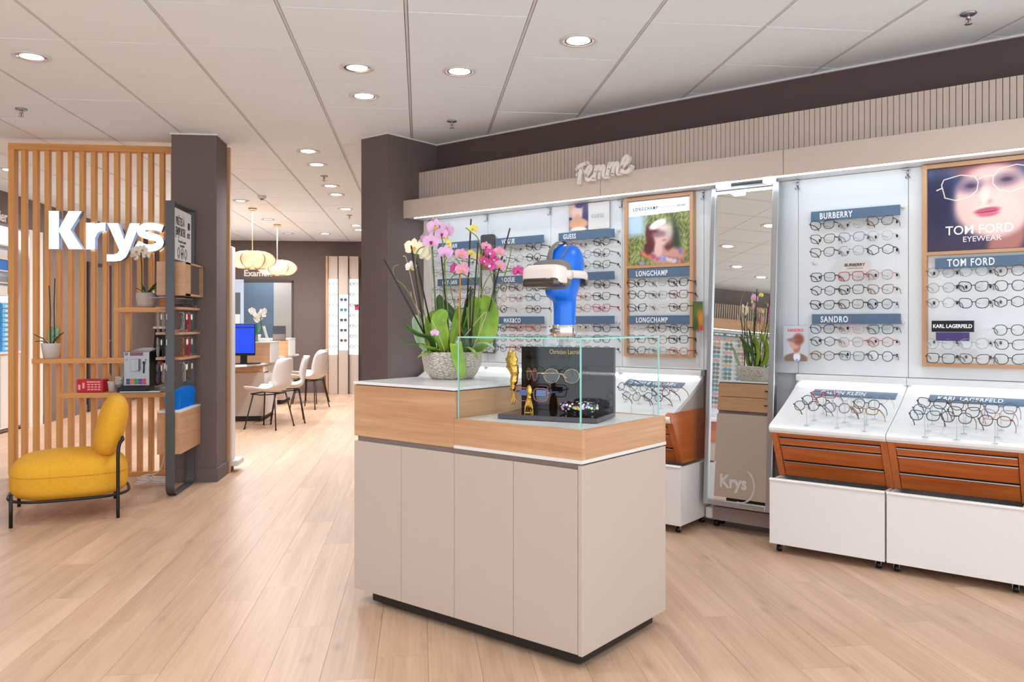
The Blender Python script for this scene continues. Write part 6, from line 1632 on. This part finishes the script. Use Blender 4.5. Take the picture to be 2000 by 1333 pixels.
# ---- yellow chair
ca = math.atan2(0.211, 0.553)
t = thing('lounge_chair', 'low armless mustard yellow upholstered chair with thin black metal legs', 'chair', (-2.325, 5.735, 0), ca)
def sq(p, e): return math.copysign(abs(p) ** e, p)
def seat_fn(q):
    r = math.hypot(q.x, q.y) + 1e-9; e = 0.42 if q.z < 0 else 0.60
    rr_ = r ** e if r > 1e-6 else 0; x, y = sq(q.x / r, 0.62) * rr_, sq(q.y / r, 0.62) * rr_; z = sq(q.z, 0.42 if q.z < 0 else 0.80)
    return Vector((x, y, z))
obj('seat', MB().ell((0.02, 0, 0.269), (0.345, 0.315, 0.145), 48, 30, fn=seat_fn), M_YELLOW, t)
obj('seat_seam', MB().tube([(0.02 + 0.345 * sq(math.cos(a), 0.62), 0.315 * sq(math.sin(a), 0.62), 0.285 + 0.0 * math.cos(a)) for a in [i * math.pi / 24 for i in range(48)]], 0.0028, 5, closed=True), mat('mustard_seam', (206, 148, 32), 0.9), t)
Mb = Matrix.Rotation(math.radians(14), 3, 'Y')
obj('backrest', MB().ell((0.262, 0, 0.565), (0.088, 0.300, 0.205), 40, 26, fn=lambda q: Vector((sq(q.x, 0.85) , sq(q.y, 0.6), sq(q.z, 0.75))), M=Mb), M_YELLOW, t)
obj('base_ring', MB().tube([(0.02 + 0.350 * sq(math.cos(a), 0.62), 0.320 * sq(math.sin(a), 0.62), 0.140) for a in [i * math.pi / 24 for i in range(48)]], 0.010, 8, closed=True), M_BLACK, t)
for x, y, zt3 in ((-0.295, -0.332, 0.205), (-0.295, 0.332, 0.205)):
    obj('leg', MB().tube([(x, y, 0.0), (x, y, zt3)], 0.0115, 10), M_BLACK, t)
for y in (-0.332, 0.332):
    obj('leg', MB().tube(spline([(0.295, y, 0.0), (0.295, y, 0.30), (0.296, y, 0.42), (0.305, y * 0.98, 0.475), (0.325, y * 0.90, 0.50)], 5), 0.0115, 10), M_BLACK, t)
obj('back_brace', MB().tube([(0.325, -0.30, 0.50), (0.325, 0.30, 0.50)], 0.010, 8), M_BLACK, t)

# ---- white cable heap on the floor
t = thing('cable_heap', 'white cable coiled on the floor beside the steel rack', 'cable', (-2.06, 6.62, 0.0))
m = MB(); pts = []
for k in range(46):
    a = k * 0.62; rr_ = 0.055 + 0.045 * math.sin(k * 1.3) + 0.02 * math.sin(k * 0.37)
    pts.append((rr_ * math.cos(a) * 1.2, rr_ * math.sin(a) * 0.8, 0.010 + 0.035 * (0.5 + 0.5 * math.sin(k * 0.9)) + 0.0007 * k))
pts += [(0.03, 0.10, 0.10), (0.05, 0.2, 0.35), (0.06, 0.28, 0.66)]
m.tube(spline(pts, 4), 0.0042, 6)
obj('cable', m, M_WHITE, t)

# ================================================================ CONSULTING DESKS
def desk(label, x, y, mon=True):
    t = thing('consulting_desk', label, 'desk', (x, y, 0))
    # x,y = right front corner of the base; runs to -x and +y
    obj('base_front', bx(-1.10, 0.0, 0.0, 0.018, 0.07, 0.62), M_BEIGE, t)
    obj('base_side', bx(-0.018, 0.0, 0.018, 0.95, 0.07, 0.70), M_WHITE, t)
    obj('plinth', bx(-1.05, -0.05, 0.04, 0.9, 0.0, 0.07), mat('black_plinth'), t)
    obj('body', bx(-1.10, -0.018, 0.018, 0.95, 0.07, 0.60), M_BEIGE, t)
    obj('oak_apron', bx(-1.10, -0.02, 0.02, 0.05, 0.62, 0.715), M_OAK, t)
    obj('oak_box', MB().box(-0.16, 0.0, 0.0, 0.30, 0.62, 0.632).box(-0.16, 0.0, 0.0, 0.30, 0.708, 0.72).box(-0.16, -0.148, 0.0, 0.30, 0.632, 0.708), M_OAK, t)
    top = [(-1.2, -0.86), (-0.75, -0.88), (-0.42, -0.80), (-0.15, -0.45), (0.00, 0.0), (0.10, 0.9), (-0.1, 1.0), (-1.2, 1.0)]
    obj('desk_top', MB().prism(top, 'z', 0.722, 0.750), M_WHITEGLOSS, t, bevel=0.004)
    s_ = obj('storage_box', bx(-1.0, 0.06, 0.06, 0.66, 0.752, 1.005), M_OAK, t)
    obj('white_end', bx(0.06, 0.075, 0.06, 0.66, 0.752, 1.005), M_WHITE, s_)
    obj('box_top', bx(-1.01, 0.08, 0.05, 0.67, 1.005, 1.020), M_WHITEGLOSS, s_)
    obj('socket', bx(-0.45, -0.36, 0.0, 0.02, 0.625, 0.655), M_BLACKPL, t)
    return t
desk('nearer white and oak consulting desk with computer, left background', -1.985, 10.80)
desk('farther white consulting desk behind the nearer one', -2.10, 13.05)
t = thing('computer_monitor', 'monitor with bright blue screen on the nearer consulting desk', 'monitor', (-2.15, 10.45, 0.752), math.radians(6))
obj('screen_case', bx(-0.46, 0.12, 0, 0.03, 0.105, 0.50), M_BLACKPL, t, bevel=0.004)
obj('screen_surface', bx(-0.45, 0.11, -0.002, 0.0, 0.135, 0.49), mat('blue_screen', (6, 52, 180), 0.3, emit=(4, 54, 200), emit_s=0.9), t)
obj('title_bar', bx(-0.45, 0.11, -0.003, -0.002, 0.445, 0.46), mat('dark_blue_bar', (4, 30, 120), 0.3), t)
obj('stand', bx(-0.06, 0.02, 0.03, 0.07, 0.012, 0.30), M_BLACKPL, t)
obj('foot', bx(-0.28, 0.18, -0.06, 0.16, 0.0, 0.012), M_BLACKPL, t)
t = thing('white_orchid', 'small white orchid on the oak storage box of the desk', 'orchid', (-2.13, 11.10, 1.021))
obj('pot', MB().lathe([(0.04, 0), (0.055, 0.09), (0.05, 0.09)], 16), M_WHITE, t)
OFFP = Vector((-2.13, 11.10, 1.021)); CAMDIR = (Vector((0, 0, CAM_Z)) - OFFP).normalized()
def CP(u, v, dz=0.0): return cam_point(u, v, 10.8 + dz) - OFFP
for pts in ([(503, 662, 0), (501, 640, 0), (499, 625, 0), (491, 610, 0)], [(509, 662, 0), (511, 640, 0), (509, 622, 0), (514, 608, 0)]):
    obj('flower_stem', MB().tube(spline([CP(*p) for p in pts], 4), 0.006, 5), M_LEAFD, t)
for k, (u, v) in enumerate(((492, 607), (495, 613), (499, 619), (503, 624), (514, 607), (511, 613), (507, 620), (516, 613))):
    flower(t, u, v, 0, 0.042, M_PWHITE, M_PCREAM, (0, 0), k * 0.7)
strap_leaf(t, [(0, 0, 0.08), (0.04, 0, 0.12), (0.08, 0, 0.16)], 0.05); strap_leaf(t, [(0, 0, 0.08), (0.02, 0, 0.13), (0.05, 0, 0.2)], 0.05, M_LEAFP)
for nm, lb, cat_, x, y, w_, h_, c_ in (('book_stand', 'green topped picture stand on the desk storage box', 'stand', -2.22, 10.92, 0.13, 0.20, (24, 128, 84)), ('folder', 'dark grey folder standing on the desk storage box', 'folder', -1.98, 11.38, 0.17, 0.20, (72, 74, 82)), ('folder', 'yellow folder edge beside the dark grey one', 'folder', -1.805 - 0.09, 11.40, 0.03, 0.20, (222, 176, 40))):
    t = thing(nm, lb, cat_, (x, y, 1.021))
    obj('cover', bx(0, w_, 0, 0.02, 0, h_), mat('cover_' + str(c_[0]), c_, 0.5), t)
    obj('lower_band', bx(0.004, w_ - 0.004, -0.002, 0, 0.01, 0.09), M_GREYTRIM, t)
t = thing('card_display', 'white leaning card stand on the desk storage box', 'stand', (-2.03, 10.90, 1.021))
obj('card', MB().prism([(0.06, 0), (0.075, 0), (0.02, 0.20), (0.0, 0.20)], 'y', 0, 0.10), M_WHITE, t)

# ---- white shell chairs
def shell_chair():
    t = thing('shell_chair', 'white moulded shell chair with thin dark metal legs', 'chair', (0, 0, 0))
    prof = [(0.235, 0.437, 0.36), (0.215, 0.452, 0.40), (0.10, 0.448, 0.43), (-0.02, 0.435, 0.44), (-0.12, 0.440, 0.44), (-0.185, 0.480, 0.44), (-0.215, 0.56, 0.43), (-0.235, 0.68, 0.42), (-0.262, 0.79, 0.38), (-0.272, 0.825, 0.30), (-0.275, 0.838, 0.16)]
    P = spline([Vector((a, b, c)) for a, b, c in prof], 3); mm = len(P)
    def fn(u, v):
        i = min(int(v * (mm - 1)), mm - 2); f = v * (mm - 1) - i; p = P[i].lerp(P[i + 1], f)
        x = (u - 0.5) * 2; e = abs(x) ** 2.6
        back = min(1, max(0, (p.y - 0.46) / 0.12))
        return Vector((p.x + e * 0.075 * back + 0.0, x * p.z / 2, p.y + e * (0.055 * (1 - back) + 0.0)))
    obj('shell', MB().surf(fn, 14, mm - 1), M_WHITE, t, solid=0.010)
    obj('seat_frame', MB().tube([(0.16, -0.15, 0.415), (0.02, -0.16, 0.405), (-0.13, -0.14, 0.415), (-0.13, 0.14, 0.415), (0.02, 0.16, 0.405), (0.16, 0.15, 0.415)], 0.008, 6, closed=True), M_BLACK, t)
    for sx, sy in ((1, -1), (1, 1), (-1, -1), (-1, 1)):
        l = obj('leg', MB().tube([(sx * 0.14, sy * 0.13, 0.415), (sx * 0.205, sy * 0.215, 0.008)], 0.0085, 8), mat('dark_brown_metal', (52, 34, 32), 0.4, 0.3), t)
        obj('foot_cap', MB().lathe([(0.012, 0), (0.012, 0.010)], 10, (sx * 0.206, sy * 0.216)), M_BLACKPL, l)
    return t
c0 = shell_chair(); remember(c0)
for k, (x, y, a, lb) in enumerate(((-1.80, 10.14, 160, 'nearest white shell chair at the consulting desk, seen from behind'), (-1.68, 10.72, 190, 'second white shell chair, turned sideways behind the nearest'),
                                   (-1.63, 12.46, 158, 'third white shell chair, at the farther desk, closest to the lit display'), (-1.72, 13.30, 160, 'farthest white shell chair, mostly hidden behind the third'))):
    o = c0 if k == 0 else copy_tree(c0)
    o.location = (x, y, 0); o.rotation_euler = (0, 0, math.radians(a)); tag(o, lb, 'chair', 'white shell chairs at the consulting desks')

# ---- woven pendant lamps
def pendant(x, y, zc, lb):
    t = thing('pendant_lamp', lb, 'pendant lamp', (x, y, zc))
    obj('ceiling_rose', MB().lathe([(0.055, CEIL - zc), (0.05, CEIL - zc - 0.03)], 20), mat('gold_beige', (186, 158, 122), 0.5), t)
    obj('cord', MB().tube([(0, 0, 0.10), (0, 0, CEIL - zc - 0.02)], 0.006, 6), M_PCREAM, t)
    obj('bulb', MB().ell((0, 0, 0.02), (0.035, 0.035, 0.045), 16, 10), mat('warm_bulb', (255, 240, 200), 0.5, emit=(255, 214, 150), emit_s=4.0), t)
    m_ = MATS.get('woven_shade')
    if m_ is None:
        m_ = bpy.data.materials.new('woven_shade'); m_.use_nodes = True; nt = m_.node_tree; b = nt.nodes['Principled BSDF']; out = nt.nodes['Material Output']
        b.inputs['Base Color'].default_value = lin((240, 206, 172)); b.inputs['Roughness'].default_value = 0.7
        tr = nt.nodes.new('ShaderNodeBsdfTranslucent'); tr.inputs[0].default_value = lin((250, 222, 196))
        tp = nt.nodes.new('ShaderNodeBsdfTransparent')
        a = nt.nodes.new('ShaderNodeMixShader'); a.inputs[0].default_value = 0.55; nt.links.new(b.outputs[0], a.inputs[1]); nt.links.new(tr.outputs[0], a.inputs[2])
        tc = nt.nodes.new('ShaderNodeTexCoord'); wv = nt.nodes.new('ShaderNodeTexWave'); wv.inputs['Scale'].default_value = 40; wv.inputs['Distortion'].default_value = 2; nt.links.new(tc.outputs['Object'], wv.inputs['Vector'])
        lt = nt.nodes.new('ShaderNodeMath'); lt.operation = 'LESS_THAN'; lt.inputs[1].default_value = 0.22; nt.links.new(wv.outputs['Fac'], lt.inputs[0])
        c_ = nt.nodes.new('ShaderNodeMixShader'); nt.links.new(lt.outputs[0], c_.inputs[0]); nt.links.new(a.outputs[0], c_.inputs[1]); nt.links.new(tp.outputs[0], c_.inputs[2]); nt.links.new(c_.outputs[0], out.inputs['Surface'])
        MATS['woven_shade'] = m_
    rim = mat('dark_rattan_rim', (150, 104, 72), 0.6)
    for k in range(6):
        a = math.radians(60 * k + 12); c, s = math.cos(a), math.sin(a)
        def fn(u, v):      # an oval petal bulging outwards
            th = 2 * math.pi * u; rr_ = v
            p = 0.160 * rr_ * math.cos(th); q = 0.114 * rr_ * math.sin(th)
            rad = 0.135 + p; bulge = 0.075 * (1 - rr_ * rr_)
            px, py = rad, bulge
            return Vector((px * c - py * s, px * s + py * c, q * (1 - 0.25 * max(0, p / 0.155))))
        pe = obj('petal', MB().surf(fn, 20, 5), m_, t)
        obj('petal_rim', MB().tube([fn(i / 20, 1.0) for i in range(20)], 0.006, 5, closed=True), rim, pe)
        def fn2(u, v):
            th = math.radians(60 * k + 12 + 60 * u); ph = math.radians(-62 + 124 * v)
            return Vector((0.285 * math.cos(ph) ** 0.7 * math.cos(th), 0.285 * math.cos(ph) ** 0.7 * math.sin(th), 0.125 * math.sin(ph)))
        obj('outer_petal', MB().surf(fn2, 6, 8), m_, t)
    l = bpy.data.lights.new('bulb_light', 'POINT'); l.energy = 4.5; l.color = (1, 0.80, 0.60); l.shadow_soft_size = 0.05
    place(bpy.data.objects.new('bulb_light', l), t, (0, 0, 0.02))
pendant(-2.16, 10.95, 2.075, 'woven flower-shaped pendant lamp, nearer one over the desks')
pendant(-2.145, 12.72, 2.095, 'woven flower-shaped pendant lamp, farther one over the desks')
